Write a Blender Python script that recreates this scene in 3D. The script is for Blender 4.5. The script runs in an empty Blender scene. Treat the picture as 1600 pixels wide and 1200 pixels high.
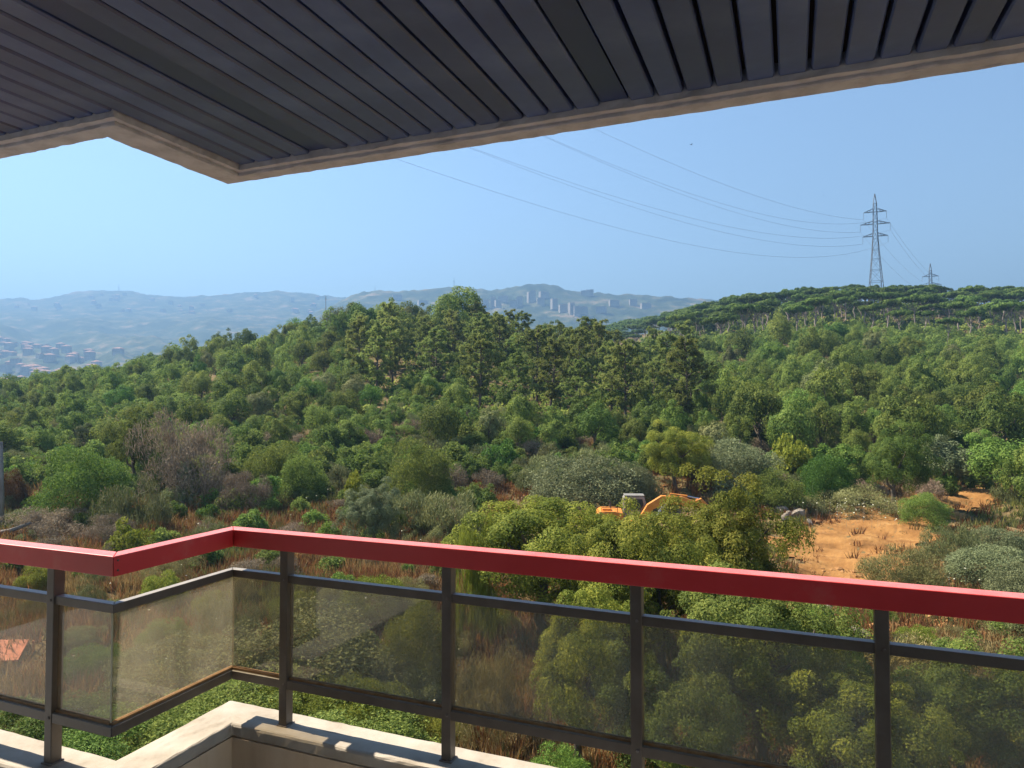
import bpy, bmesh, math, random
import numpy as np
from mathutils import Vector, Matrix

# ------------------------------------------------------------------ camera, sky, sun, exposure
SC = bpy.context.scene
COL = SC.collection
F_PX, PITCH, H = 1084.0, math.radians(1.64), 12.0      # focal length in photo pixels, upward tilt, eye height
cam_d = bpy.data.cameras.new("camera"); cam = bpy.data.objects.new("camera", cam_d); COL.objects.link(cam)
cam_d.sensor_width = 36.0; cam_d.lens = 36.0 * F_PX / 1600.0
cam_d.clip_start = 0.05; cam_d.clip_end = 20000
cam.location = (0, 0, H); cam.rotation_euler = (math.pi / 2 + PITCH, 0, 0)
SC.camera = cam
SC.render.resolution_x, SC.render.resolution_y = 1024, 768

SUN_AZ, SUN_EL = math.radians(-66), math.radians(47)    # azimuth from +Y, clockwise
world = bpy.data.worlds.new("World"); SC.world = world; world.use_nodes = True
wn = world.node_tree.nodes; wl = world.node_tree.links
sky = wn.new("ShaderNodeTexSky"); sky.sky_type = 'NISHITA'; sky.sun_disc = False
sky.sun_elevation = SUN_EL; sky.sun_rotation = SUN_AZ
sky.altitude = 200; sky.air_density = 1.25; sky.dust_density = 0.0; sky.ozone_density = 1.6
wl.new(sky.outputs[0], wn["Background"].inputs[0]); wn["Background"].inputs[1].default_value = 0.062
sun_d = bpy.data.lights.new("sun", 'SUN'); sun_d.energy = 5.0; sun_d.angle = math.radians(0.5); sun_d.color = (1.0, 0.90, 0.74)
sun = bpy.data.objects.new("sun", sun_d); COL.objects.link(sun)
SUN_DIR = Vector((math.sin(SUN_AZ) * math.cos(SUN_EL), math.cos(SUN_AZ) * math.cos(SUN_EL), math.sin(SUN_EL)))
sun.rotation_euler = SUN_DIR.to_track_quat('Z', 'Y').to_euler(); sun.location = (0, 0, 60)
SC.view_settings.view_transform = 'Standard'; SC.view_settings.look = 'None'
SC.view_settings.gamma = 1.0; SC.view_settings.use_curve_mapping = False
SC.view_settings.exposure = 1.75
SC.render.engine = 'CYCLES'
SC.cycles.use_denoising = True
try:
    SC.cycles.denoiser = 'OPENIMAGEDENOISE'
except Exception:
    pass
SC.cycles.max_bounces = 6; SC.cycles.diffuse_bounces = 3; SC.cycles.glossy_bounces = 2
SC.cycles.transmission_bounces = 3; SC.cycles.transparent_max_bounces = 10; SC.cycles.volume_bounces = 0
SC.cycles.use_adaptive_sampling = True; SC.cycles.adaptive_threshold = 0.015
SC.cycles.sample_clamp_indirect = 4.0

RNG = np.random.default_rng(7); random.seed(7)

# ------------------------------------------------------------------ helpers
def tag(o, label=None, cat=None, group=None, kind=None):
    if label: o["label"] = label
    if cat: o["category"] = cat
    if group: o["group"] = group
    if kind: o["kind"] = kind
    return o

def link(name, data, mats=None, parent=None):
    o = bpy.data.objects.new(name, data); COL.objects.link(o)
    if mats is not None:
        for m in (mats if isinstance(mats, (list, tuple)) else [mats]): data.materials.append(m)
    if parent is not None: o.parent = parent
    return o

def empty(name, loc, rz=0.0):
    o = bpy.data.objects.new(name, None); COL.objects.link(o)
    o.location = loc; o.rotation_euler = (0, 0, rz); o.empty_display_size = 0.3
    return o

def np_mesh(name, verts, faces, smooth=False, attrs=None, mat_index=None):
    """faces: (N,k) int array with constant k, or a list of such arrays"""
    me = bpy.data.meshes.new(name)
    fl = faces if isinstance(faces, list) else [faces]
    fl = [np.asarray(f, dtype=np.int32) for f in fl if len(f)]
    verts = np.asarray(verts, dtype=np.float32)
    me.vertices.add(len(verts)); me.vertices.foreach_set("co", verts.ravel())
    loops = np.concatenate([f.ravel() for f in fl]); tot = np.concatenate([np.full(len(f), f.shape[1], np.int32) for f in fl])
    me.loops.add(len(loops)); me.loops.foreach_set("vertex_index", loops)
    me.polygons.add(len(tot))
    me.polygons.foreach_set("loop_start", np.concatenate([[0], np.cumsum(tot)[:-1]]).astype(np.int32))
    me.polygons.foreach_set("loop_total", tot)
    me.polygons.foreach_set("use_smooth", np.full(len(tot), smooth, dtype=bool))
    if mat_index is not None: me.polygons.foreach_set("material_index", np.asarray(mat_index, np.int32))
    for k, v in (attrs or {}).items():
        v = np.asarray(v, np.float32)
        if v.ndim == 2:
            a = me.attributes.new(k, 'FLOAT_COLOR', 'POINT')
            if v.shape[1] == 3: v = np.concatenate([v, np.ones((len(v), 1), np.float32)], 1)
            a.data.foreach_set("color", v.astype(np.float32).ravel())
        else:
            a = me.attributes.new(k, 'FLOAT', 'POINT'); a.data.foreach_set("value", v)
    me.update(calc_edges=True); me.validate()
    return me

class MB:
    """collects boxes, bars, tubes and prisms into one mesh"""
    def __init__(s): s.v, s.f, s.n = [], [], 0
    def add(s, v, f):
        s.v += [tuple(p) for p in v]; s.f += [tuple(i + s.n for i in q) for q in f]; s.n += len(v); return s
    def box(s, c, d, M=None, taper=1.0):
        x, y, z = d[0] / 2, d[1] / 2, d[2] / 2
        v = [Vector((sx * x * (taper if sz > 0 else 1), sy * y * (taper if sz > 0 else 1), sz * z)) for sz in (-1, 1) for sx, sy in ((-1, -1), (1, -1), (1, 1), (-1, 1))]
        v = [(M @ p if M else p) + Vector(c) for p in v]
        return s.add(v, [(3, 2, 1, 0), (4, 5, 6, 7), (0, 1, 5, 4), (1, 2, 6, 5), (2, 3, 7, 6), (3, 0, 4, 7)])
    def bar(s, a, b, w, h=None):
        a, b = Vector(a), Vector(b); d = (b - a); L = d.length; h = h or w
        M = d.to_track_quat('Z', 'Y').to_matrix()
        return s.box((a + b) / 2, (w, h, L), M)
    def tube(s, pts, rad, n=6, cap=True):
        pts = [Vector(p) for p in pts]; rad = rad if hasattr(rad, '__len__') else [rad] * len(pts)
        v = []; prev = None
        for i, p in enumerate(pts):
            d = (pts[min(i + 1, len(pts) - 1)] - pts[max(i - 1, 0)])
            if d.length < 1e-9: d = Vector((0, 0, 1))
            d.normalize()
            ref = prev if prev else (Vector((1, 0, 0)) if abs(d.x) < .9 else Vector((0, 1, 0)))
            u = (ref - d * ref.dot(d)).normalized(); w = d.cross(u); prev = u
            v += [p + (u * math.cos(2 * math.pi * k / n) + w * math.sin(2 * math.pi * k / n)) * rad[i] for k in range(n)]
        f = [(i * n + k, i * n + (k + 1) % n, (i + 1) * n + (k + 1) % n, (i + 1) * n + k) for i in range(len(pts) - 1) for k in range(n)]
        if cap: f += [tuple(range(n - 1, -1, -1)), tuple((len(pts) - 1) * n + k for k in range(n))]
        return s.add(v, f)
    def prism(s, poly, h0, h1, fn):
        """poly: 2-D outline (counter-clockwise), extruded from h0 to h1; fn(u, v, h) -> point"""
        n = len(poly)
        v = [fn(u, w, h0) for u, w in poly] + [fn(u, w, h1) for u, w in poly]
        f = [tuple(range(n - 1, -1, -1)), tuple(range(n, 2 * n))] + [(i, (i + 1) % n, n + (i + 1) % n, n + i) for i in range(n)]
        return s.add(v, f)
    def mesh(s, name, bevel=0.0, smooth=False, seg=1):
        me = bpy.data.meshes.new(name); me.from_pydata([tuple(p) for p in s.v], [], s.f); me.update()
        bm = bmesh.new(); bm.from_mesh(me); bmesh.ops.recalc_face_normals(bm, faces=bm.faces)
        if bevel > 0:
            bmesh.ops.bevel(bm, geom=[e for e in bm.edges if len(e.link_faces) == 2 and e.calc_face_angle(0) > .5], offset=bevel, segments=seg, affect='EDGES', profile=.5)
        bm.to_mesh(me); bm.free()
        if smooth:
            me.polygons.foreach_set("use_smooth", np.ones(len(me.polygons), bool))
        return me
    def build(s, name, mat, parent=None, bevel=0.0, smooth=False, seg=1):
        return link(name, s.mesh(name, bevel, smooth, seg), mat, parent)

# ---- materials
def new_mat(name):
    m = bpy.data.materials.new(name); m.use_nodes = True
    nt = m.node_tree; return m, nt.nodes, nt.links, nt.nodes["Principled BSDF"]

def noise_node(n, l, scale, detail=6, rough=.6, coord='Object', vec=None):
    tc = n.new("ShaderNodeTexCoord"); t = n.new("ShaderNodeTexNoise")
    t.inputs["Scale"].default_value = scale; t.inputs["Detail"].default_value = detail; t.inputs["Roughness"].default_value = rough
    if vec is not None:
        mp = n.new("ShaderNodeMapping"); mp.inputs["Scale"].default_value = vec
        l.new(tc.outputs[coord], mp.inputs[0]); l.new(mp.outputs[0], t.inputs["Vector"])
    else:
        l.new(tc.outputs[coord], t.inputs["Vector"])
    return t

def ramp(n, l, src, stops):
    r = n.new("ShaderNodeValToRGB"); e = r.color_ramp.elements
    e[0].position, e[0].color = stops[0][0], (*stops[0][1], 1); e[1].position, e[1].color = stops[-1][0], (*stops[-1][1], 1)
    for p, c in stops[1:-1]:
        q = e.new(p); q.color = (*c, 1)
    l.new(src, r.inputs[0]); return r

def bump(n, l, b, src, strength, dist=.02):
    u = n.new("ShaderNodeBump"); u.inputs["Strength"].default_value = strength; u.inputs["Distance"].default_value = dist
    l.new(src, u.inputs["Height"]); l.new(u.outputs[0], b.inputs["Normal"])

def surf(name, stops, scale=4, rough=.7, bmp=.3, bdist=.01, spec=.4, metal=0, detail=6, vec=None, fine=None):
    m, n, l, b = new_mat(name)
    t = noise_node(n, l, scale, detail, .62, vec=vec); r = ramp(n, l, t.outputs[0], stops)
    l.new(r.outputs[0], b.inputs["Base Color"]); b.inputs["Roughness"].default_value = rough
    b.inputs["Specular IOR Level"].default_value = spec; b.inputs["Metallic"].default_value = metal
    if bmp: bump(n, l, b, (noise_node(n, l, fine, 5).outputs[0] if fine else t.outputs[0]), bmp, bdist)
    return m

def leaf_mat(name, c0, c1, c2, trans=.3, rough=.7, spec=.12, hvar=.03, vvar=.3):
    """foliage: colour by per-leaf tint attribute, varied per tree, with some light passing through the leaves"""
    m, n, l, b = new_mat(name)
    a = n.new("ShaderNodeAttribute"); a.attribute_name = "tint"
    r = ramp(n, l, a.outputs["Fac"], [(0, c0), (.5, c1), (1, c2)])
    oi = n.new("ShaderNodeObjectInfo")
    hs = n.new("ShaderNodeHueSaturation")
    mh = n.new("ShaderNodeMapRange"); mh.inputs[3].default_value = .5 - hvar * .45; mh.inputs[4].default_value = .5 + hvar * .8
    mv = n.new("ShaderNodeMapRange"); mv.inputs[3].default_value = 1 - vvar; mv.inputs[4].default_value = 1 + vvar
    mul = n.new("ShaderNodeMath"); mul.operation = 'MULTIPLY'; mul.inputs[1].default_value = 7.31
    fr = n.new("ShaderNodeMath"); fr.operation = 'FRACT'
    l.new(oi.outputs["Random"], mh.inputs[0]); l.new(oi.outputs["Random"], mul.inputs[0]); l.new(mul.outputs[0], fr.inputs[0]); l.new(fr.outputs[0], mv.inputs[0])
    l.new(mh.outputs[0], hs.inputs["Hue"]); l.new(mv.outputs[0], hs.inputs["Value"]); l.new(r.outputs[0], hs.inputs["Color"])
    l.new(hs.outputs[0], b.inputs["Base Color"]); b.inputs["Roughness"].default_value = rough; b.inputs["Specular IOR Level"].default_value = spec
    tr = n.new("ShaderNodeBsdfTranslucent"); l.new(hs.outputs[0], tr.inputs[0])
    mx = n.new("ShaderNodeMixShader"); mx.inputs[0].default_value = trans
    l.new(b.outputs[0], mx.inputs[1]); l.new(tr.outputs[0], mx.inputs[2]); l.new(mx.outputs[0], n["Material Output"].inputs[0])
    return m

# ------------------------------------------------------------------ pixel rays of the photograph -> real positions
def ray(px, py):
    d = Vector(((px - 800) / F_PX, math.cos(PITCH) + (py - 600) / F_PX * math.sin(PITCH), math.sin(PITCH) - (py - 600) / F_PX * math.cos(PITCH)))
    return d / d.y
def at(px, py, D):
    r = ray(px, py) * D; return Vector((r.x, r.y, r.z + H))

# ------------------------------------------------------------------ terrain
TD = [20, 30, 40, 50, 60, 75, 100, 130, 165, 200, 260, 320, 420, 520, 700]
TC = {-500: [-10, -9.5, -9, -8.4, -7.6, -6.8, -5.5, -4, -3, -7, -18, -32, -52, -66, -80],
      0: [-10, -9.5, -9, -8.4, -7.6, -6.5, -4.5, -2, 1, -3, -14, -28, -50, -65, -80],
      300: [-10, -9.7, -9.2, -8.6, -7.6, -5.6, -1.8, 3, 9, 7, -5, -20, -45, -60, -80],
      550: [-10.3, -10, -9.5, -8.8, -7.8, -5.5, 0, 7, 15.5, 17, 5, -10, -35, -55, -80],
      750: [-10.5, -10.2, -9.7, -9, -8, -5.5, -.5, 6.5, 16, 18, 8, -5, -30, -50, -80],
      900: [-10.8, -10.4, -9.9, -9.3, -8.3, -6, -1.5, 4.5, 9.5, 9, 6, 8, 22, 48, 34],
      1000: [-11, -10.6, -10, -9.2, -8.4, -6.3, -2.3, 2.5, 7, 10, 15, 23, 38, 55, 42],
      1100: [-11, -10.6, -10, -9.3, -8.6, -6.8, -3, 1, 8, 15, 25, 36, 51, 52, 42],
      1300: [-11.2, -10.7, -10, -9.4, -8.9, -7.5, -4, 2, 11, 19, 31, 44, 46, 44, 40],
      1600: [-11.5, -10.8, -10, -9.5, -9, -8, -5.5, -1, 7, 15, 29, 43, 45, 42, 40],
      2200: [-11.5, -10.8, -10, -9.5, -9, -8.4, -6.5, -3, 4, 11, 24, 38, 40, 40, 40]}
_cols = np.array(sorted(TC)); _tab = np.array([TC[c] for c in _cols], float)
_LG = np.linspace(math.log(20), math.log(700), 160); _CG = np.linspace(-500, 2200, 180)
_a = np.array([np.interp(_LG, np.log(TD), r) for r in _tab])
_g = np.array([np.interp(_CG, _cols, _a[:, j]) for j in range(160)])          # [D, col]
def _blur(a, k, ax):
    ker = np.exp(-np.linspace(-2, 2, 2 * k + 1) ** 2); ker /= ker.sum()
    p = np.pad(a, [(k, k) if i == ax else (0, 0) for i in range(2)], mode='edge')
    return np.apply_along_axis(lambda r: np.convolve(r, ker, 'valid'), ax, p)
_g = _blur(_blur(_g, 5, 0), 7, 1)
def tz(x, y):
    """terrain height at plan position (arrays or numbers)"""
    x = np.asarray(x, float); y = np.asarray(y, float)
    D = np.clip(y, 20, 699.9); c = np.clip(800 + F_PX * x / np.maximum(y, 20), -499.9, 2199.9)
    i = (np.log(D) - _LG[0]) / (_LG[1] - _LG[0]); j = (c - _CG[0]) / (_CG[1] - _CG[0])
    i0 = np.clip(i.astype(int), 0, 158); j0 = np.clip(j.astype(int), 0, 178); fi, fj = i - i0, j - j0
    z = (_g[i0, j0] * (1 - fi) * (1 - fj) + _g[i0 + 1, j0] * fi * (1 - fj) + _g[i0, j0 + 1] * (1 - fi) * fj + _g[i0 + 1, j0 + 1] * fi * fj)
    z = z + 1.7 * np.exp(-((D - 63) / 4.5) ** 2) * np.exp(-((c - 1070) / 150) ** 2)      # earth bank behind the digger
    z = z + .16 * np.sin(x * .9 + 1.3 * np.sin(y * .37)) + .13 * np.sin(y * 1.1 + 2 * np.sin(x * .23)) + .07 * np.sin(x * 2.3 + y * 1.7)
    return z + H
def gnd(px, D):
    x = (px - 800) / F_PX * D
    return Vector((x, D, float(tz(x, D))))

yr = np.concatenate([np.linspace(-80, 10, 12), np.geomspace(12, 720, 330)])
sr = np.linspace(-1.45, 1.45, 330)
X = sr[None, :] * np.maximum(yr, 45)[:, None]; Y = np.repeat(yr[:, None], len(sr), 1)
Z = tz(X, Y)
nr, nc = X.shape
idx = np.arange(nr * nc).reshape(nr, nc)
q = np.stack([idx[:-1, :-1], idx[:-1, 1:], idx[1:, 1:], idx[1:, :-1]], -1).reshape(-1, 4)
m, n, l, b = new_mat("dry_soil_and_grass")
t1 = noise_node(n, l, .09, 5, .65); t2 = noise_node(n, l, 1.1, 8, .7)
mixn = n.new("ShaderNodeMix"); mixn.data_type = 'FLOAT'; mixn.inputs[0].default_value = .5
l.new(t1.outputs[0], mixn.inputs[2]); l.new(t2.outputs[0], mixn.inputs[3])
r = ramp(n, l, mixn.outputs[0], [(.30, (.045, .042, .018)), (.42, (.085, .072, .032)), (.50, (.14, .10, .045)), (.58, (.20, .14, .066)), (.70, (.28, .20, .10))])
l.new(r.outputs[0], b.inputs["Base Color"]); b.inputs["Roughness"].default_value = .95; b.inputs["Specular IOR Level"].default_value = .1
bump(n, l, b, t2.outputs[0], .8, .25)
GROUND_MAT = m
tag(link("ground", np_mesh("ground", np.stack([X, Y, Z], -1).reshape(-1, 3), q, True), m), kind="structure")

def far_hill(name, ridge, RD, prof, mat, amp, seed, c0, c1):
    rng = np.random.default_rng(seed)
    rx = np.array([p[0] for p in ridge]); ry = np.array([p[1] for p in ridge])
    cc = np.linspace(c0, c1, 420); Ds = np.concatenate([np.linspace(prof[0][0], RD, 120), np.linspace(RD, RD * 1.35, 12)[1:]])
    py = np.array([np.interp(np.minimum(Ds, RD), [p[0] for p in prof] + [RD], [p[1] for p in prof] + [ryc]) for ryc in np.interp(cc, rx, ry)]).T
    py = np.maximum(py, np.interp(cc, rx, ry)[None, :] + np.maximum(RD - Ds, 0)[:, None] / RD * 40)
    Dg = np.repeat(Ds[:, None], len(cc), 1)
    Zz = (631 - py) / F_PX * Dg
    Zz = Zz - np.maximum(Dg - RD, 0) * .5
    Xg = (cc[None, :] - 800) / F_PX * np.minimum(Dg, RD * 2)
    ns = _blur(_blur(rng.random(Zz.shape), 2, 0), 2, 1); ns = (ns - ns.mean()) / ns.std()
    big = _blur(_blur(rng.random(Zz.shape), 9, 0), 12, 1); big = (big - big.mean()) / big.std()
    fade = np.clip((RD - Dg) / (RD * .3), 0, 1)
    Zz = Zz + ns * amp * .5 + big * amp * 2.2 * fade + rng.random(Zz.shape) * amp * .5 + H
    k = np.arange(Zz.size).reshape(Zz.shape)
    q = np.stack([k[:-1, :-1], k[:-1, 1:], k[1:, 1:], k[1:, :-1]], -1).reshape(-1, 4)
    tag(link(name, np_mesh(name, np.stack([Xg, Dg, Zz], -1).reshape(-1, 3), q, True), mat), kind="structure")
    def zf(px, D):
        p = np.interp(D, [p[0] for p in prof] + [RD], [p[1] for p in prof] + [np.interp(px, rx, ry)])
        i = np.clip(np.searchsorted(Ds, D), 0, len(Ds) - 1); j = np.clip(np.searchsorted(cc, px), 0, len(cc) - 1)
        return Vector(((px - 800) / F_PX * D, D, float(Zz[i, j])))
    return zf

m_hill = surf("wooded_hillside", [(.32, (.02, .032, .014)), (.48, (.045, .06, .025)), (.58, (.10, .10, .05)), (.66, (.22, .16, .10)), (.8, (.3, .22, .15))], .012, .95, .9, 8, .05, detail=9)
ridge_l = [(-1200, 500), (-400, 480), (-100, 472), (0, 467), (30, 464), (50, 468), (75, 466), (100, 460), (120, 455), (160, 453), (210, 455), (235, 461), (300, 463), (340, 460), (400, 456), (450, 455), (500, 461), (540, 465), (600, 478), (700, 500), (1000, 540)]
ridge_m = [(150, 700), (300, 640), (400, 560), (480, 495), (530, 470), (556, 458), (590, 452), (620, 455), (650, 452), (700, 448), (740, 450), (780, 452), (800, 449), (820, 444), (840, 442), (870, 447), (900, 455), (940, 459), (1000, 460), (1070, 465), (1150, 470), (1300, 485), (1900, 520)]
Z_LEFT = far_hill("far_ridge", ridge_l, 3800, [(700, 700), (900, 665), (1300, 615), (1800, 562), (2400, 522), (3000, 495)], m_hill, 5, 3, -1200, 1000)
Z_MID = far_hill("town_hill", ridge_m, 2600, [(800, 690), (1100, 640), (1600, 560), (2000, 515), (2300, 485)], m_hill, 4, 4, 150, 1900)

# haze: one closed box of thin even air round the camera and everything built
hb = MB().box((0, 2450, 170), (11000, 6000, 1000)).build("haze", None)
hb.data.materials.clear()
m = bpy.data.materials.new("haze_air"); m.use_nodes = True; nt = m.node_tree
nt.nodes.remove(nt.nodes["Principled BSDF"])
pv = nt.nodes.new("ShaderNodeVolumePrincipled"); pv.inputs["Color"].default_value = (.19, .35, .60, 1); pv.inputs["Density"].default_value = 4.0e-4
pv.inputs["Anisotropy"].default_value = .25
nt.links.new(pv.outputs[0], nt.nodes["Material Output"].inputs["Volume"]); hb.data.materials.append(m)
tag(hb, kind="stuff")

# ------------------------------------------------------------------ balcony
TH = math.radians(21.94)
AX = Vector((math.cos(TH), -math.sin(TH), 0)); BX = Vector((math.sin(TH), math.cos(TH), 0)); ZX = Vector((0, 0, 1))
P1 = Vector((-1.1078, 2.776, H)); SEG = .527          # inner top corner of the handrail (plan), length of the short return
def bal(a, bb, z):                                   # balcony coordinates: a along the front, b outwards, z above the eye
    return P1 + AX * a + BX * bb + ZX * z
def a_of(px, bb):                                    # where the ray through column px meets the line b = bb
    s = (px - 800) / F_PX; o = P1 + BX * bb
    return (s * o.y - o.x) / (AX.x - s * AX.y)
A0, A1 = -3.0, 4.6
Z_FLOOR, Z_PAR, Z_SOF = -1.56, -1.236, .905
def band(mb, z0, z1, i_a, i_b, o_a, o_b, closed_ends=True, rag=0.0, step=.06):
    """prism following the stepped front edge; inner line offset (i_a,i_b), outer line offset (o_a,o_b)"""
    inner = [(A0, -SEG + i_b), (i_a, -SEG + i_b), (i_a, i_b), (A1, i_b)]
    outer = [(A0, -SEG + o_b), (o_a, -SEG + o_b), (o_a, o_b), (A1, o_b)]
    for k in range(3):
        v = [bal(*inner[k], z0), bal(*inner[k + 1], z0), bal(*outer[k + 1], z0), bal(*outer[k], z0), bal(*inner[k], z1), bal(*inner[k + 1], z1), bal(*outer[k + 1], z1), bal(*outer[k], z1)]
        f = [(0, 1, 2, 3), (7, 6, 5, 4), (0, 4, 5, 1), (2, 6, 7, 3)]
        if k == 0: f.append((0, 3, 7, 4))
        if k == 2: f.append((1, 5, 6, 2))
        mb.add(v, f)
    return mb
def weld(me, cuts=0, jitter=0.0, seed=1, bevel=0.0, zonly=False, seg=2):
    bm = bmesh.new(); bm.from_mesh(me); bmesh.ops.remove_doubles(bm, verts=bm.verts, dist=1e-4)
    bmesh.ops.recalc_face_normals(bm, faces=bm.faces)
    if bevel: bmesh.ops.bevel(bm, geom=[e for e in bm.edges if len(e.link_faces) == 2 and e.calc_face_angle(0) > .5], offset=bevel, segments=seg, affect='EDGES', profile=.5)
    if cuts:
        for _ in range(7):
            es = [e for e in bm.edges if e.calc_length() > cuts]
            if not es: break
            bmesh.ops.subdivide_edges(bm, edges=es, cuts=1, use_grid_fill=True)
        bmesh.ops.triangulate(bm, faces=[f for f in bm.faces if len(f.verts) > 4])
    if jitter:
        rnd = random.Random(seed)
        for v in bm.verts:
            v.co += Vector((rnd.gauss(0, 1), rnd.gauss(0, 1), rnd.gauss(0, .6))) * jitter
    bm.to_mesh(me); bm.free()

m_conc = surf("pale_plaster", [(.28, (.20, .165, .125)), (.42, (.33, .285, .23)), (.55, (.38, .335, .28)), (.75, (.44, .395, .335))], 4.2, .9, .35, .003, .2, fine=60)
m_conc_in = surf("parapet_render", [(.25, (.48, .35, .23)), (.5, (.60, .46, .32)), (.75, (.66, .53, .39))], 2.6, .9, .35, .003, .2, fine=40, vec=(3, 3, .5))
m_rim = surf("rough_rim_plaster", [(.3, (.40, .41, .47)), (.55, (.53, .545, .62)), (.75, (.60, .615, .69))], 14, .95, .5, .004, .1, fine=70)
m_floor = surf("floor_screed", [(.3, (.25, .24, .235)), (.7, (.36, .35, .34))], 5, .9, .3, .004)
m_wall = surf("facade_render", [(.3, (.42, .41, .40)), (.7, (.52, .51, .50))], 2, .9, .3, .004)

# parapet: body and coping carry the same plaster, the inner face is a darker warm render
par = empty("parapet_wall", bal(1, 0, Z_FLOOR)); Mi = par.matrix_basis.copy()
tag(par, "low pale plastered parapet wall stepping round under the balcony railing", "wall")
def child(o, p):
    o.parent = p; o.matrix_parent_inverse = Matrix.Translation(p.location).inverted() if not p.rotation_euler.z else p.matrix_basis.inverted(); return o
bpy.context.view_layer.update()
mb = band(MB(), Z_PAR - .05, Z_PAR, .045, -.044, -.125, .125)
me = mb.mesh("coping"); weld(me, .05, .0009, 3, .010); cop = link("coping", me, m_conc); child(cop, par)
mb = band(MB(), Z_FLOOR - .25, Z_PAR - .05, .047, -.046, -.122, .122)
me = mb.mesh("wall_body"); weld(me, .09, .0006, 4); child(link("wall_body", me, m_conc_in), par)

# building below, floor and back wall: the balcony belongs to a storey of a building
mb = band(MB(), -13.5, Z_FLOOR - .25, .047, -.4, -.122, .12); o = link("building_facade", mb.mesh("building_facade"), m_wall); tag(o, "beige rendered building front below the balcony parapet", "building")
mb = MB(); mb.prism([(A0, -3.4), (A1, -3.4), (A1, -.05), (.04, -.05), (.04, -SEG - .05), (A0, -SEG - .05)], Z_FLOOR - .2, Z_FLOOR, lambda u, v, h: bal(u, v, h))
tag(link("floor", mb.mesh("floor"), m_floor), kind="structure")
mb = MB(); mb.prism([(A0, -3.5), (A1, -3.5), (A1, -3.35), (A0, -3.35)], Z_FLOOR, Z_SOF + .1, lambda u, v, h: bal(u, v, h))
o = link("wall", mb.mesh("wall"), m_wall); tag(o, kind="structure")

# ceiling: rim beam, backing sheet, and every board a piece
ceil = empty("ceiling", bal(1, -1, Z_SOF)); tag(ceil, kind="structure"); bpy.context.view_layer.update()
RI, RO = (.012, -.135), (-.020, .0)
mb = band(MB(), .877, 1.02, .10, -.10, -.018, -.035)
me = mb.mesh("rim"); weld(me, .035, .0013, 9, .004); child(link("rim", me, m_rim), ceil)
mb = band(MB(), .889, .96, .125, -.125, .10, -.10); me = mb.mesh("rim_lip"); weld(me, .03, .0012, 10); child(link("rim_lip", me, m_rim), ceil)
mb = MB(); mb.prism([(A0, -3.4), (A1, -3.4), (A1, -.12), (.12, -.12), (.12, -SEG - .12), (A0, -SEG - .12)], .945, .99, lambda u, v, h: bal(u, v, h))
m_back = surf("dark_backing", [(.3, (.006, .007, .009)), (.7, (.012, .013, .016))], 3, .9, 0)
child(link("backing_sheet", mb.mesh("backing_sheet"), m_back), ceil)
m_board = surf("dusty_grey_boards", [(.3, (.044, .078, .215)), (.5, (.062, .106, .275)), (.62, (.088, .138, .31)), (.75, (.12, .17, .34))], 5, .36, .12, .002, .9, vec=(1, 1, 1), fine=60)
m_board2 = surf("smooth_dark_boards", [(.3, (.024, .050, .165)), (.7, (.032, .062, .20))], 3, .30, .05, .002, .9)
PW = .083
for mm in (m_board, m_board2):                          # every board a little lighter or darker than the next
    nn, ll = mm.node_tree.nodes, mm.node_tree.links; bb_ = nn["Principled BSDF"]; src = bb_.inputs["Base Color"].links[0].from_socket
    oi = nn.new("ShaderNodeObjectInfo"); mv = nn.new("ShaderNodeMapRange"); mv.inputs[3].default_value = .78; mv.inputs[4].default_value = 1.2
    hs = nn.new("ShaderNodeHueSaturation"); ll.new(oi.outputs["Random"], mv.inputs[0]); ll.new(mv.outputs[0], hs.inputs["Value"]); ll.new(src, hs.inputs["Color"]); ll.new(hs.outputs[0], bb_.inputs["Base Color"])
dark_at = (.47, 1.62, -.78, 2.95)
k = 0; aa = .127 - PW * int((.127 - A0) / PW)
meshes = {}
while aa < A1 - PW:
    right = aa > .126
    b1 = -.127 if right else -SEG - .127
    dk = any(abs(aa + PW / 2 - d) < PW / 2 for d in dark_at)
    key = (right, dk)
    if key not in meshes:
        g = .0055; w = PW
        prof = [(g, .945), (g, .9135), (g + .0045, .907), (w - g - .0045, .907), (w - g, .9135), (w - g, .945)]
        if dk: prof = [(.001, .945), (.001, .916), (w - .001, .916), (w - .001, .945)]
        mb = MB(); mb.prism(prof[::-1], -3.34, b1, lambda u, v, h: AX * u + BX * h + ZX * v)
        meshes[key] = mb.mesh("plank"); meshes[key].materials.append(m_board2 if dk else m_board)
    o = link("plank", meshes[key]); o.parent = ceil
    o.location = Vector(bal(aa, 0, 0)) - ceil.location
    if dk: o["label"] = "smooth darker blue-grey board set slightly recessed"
    aa += PW; k += 1

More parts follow.
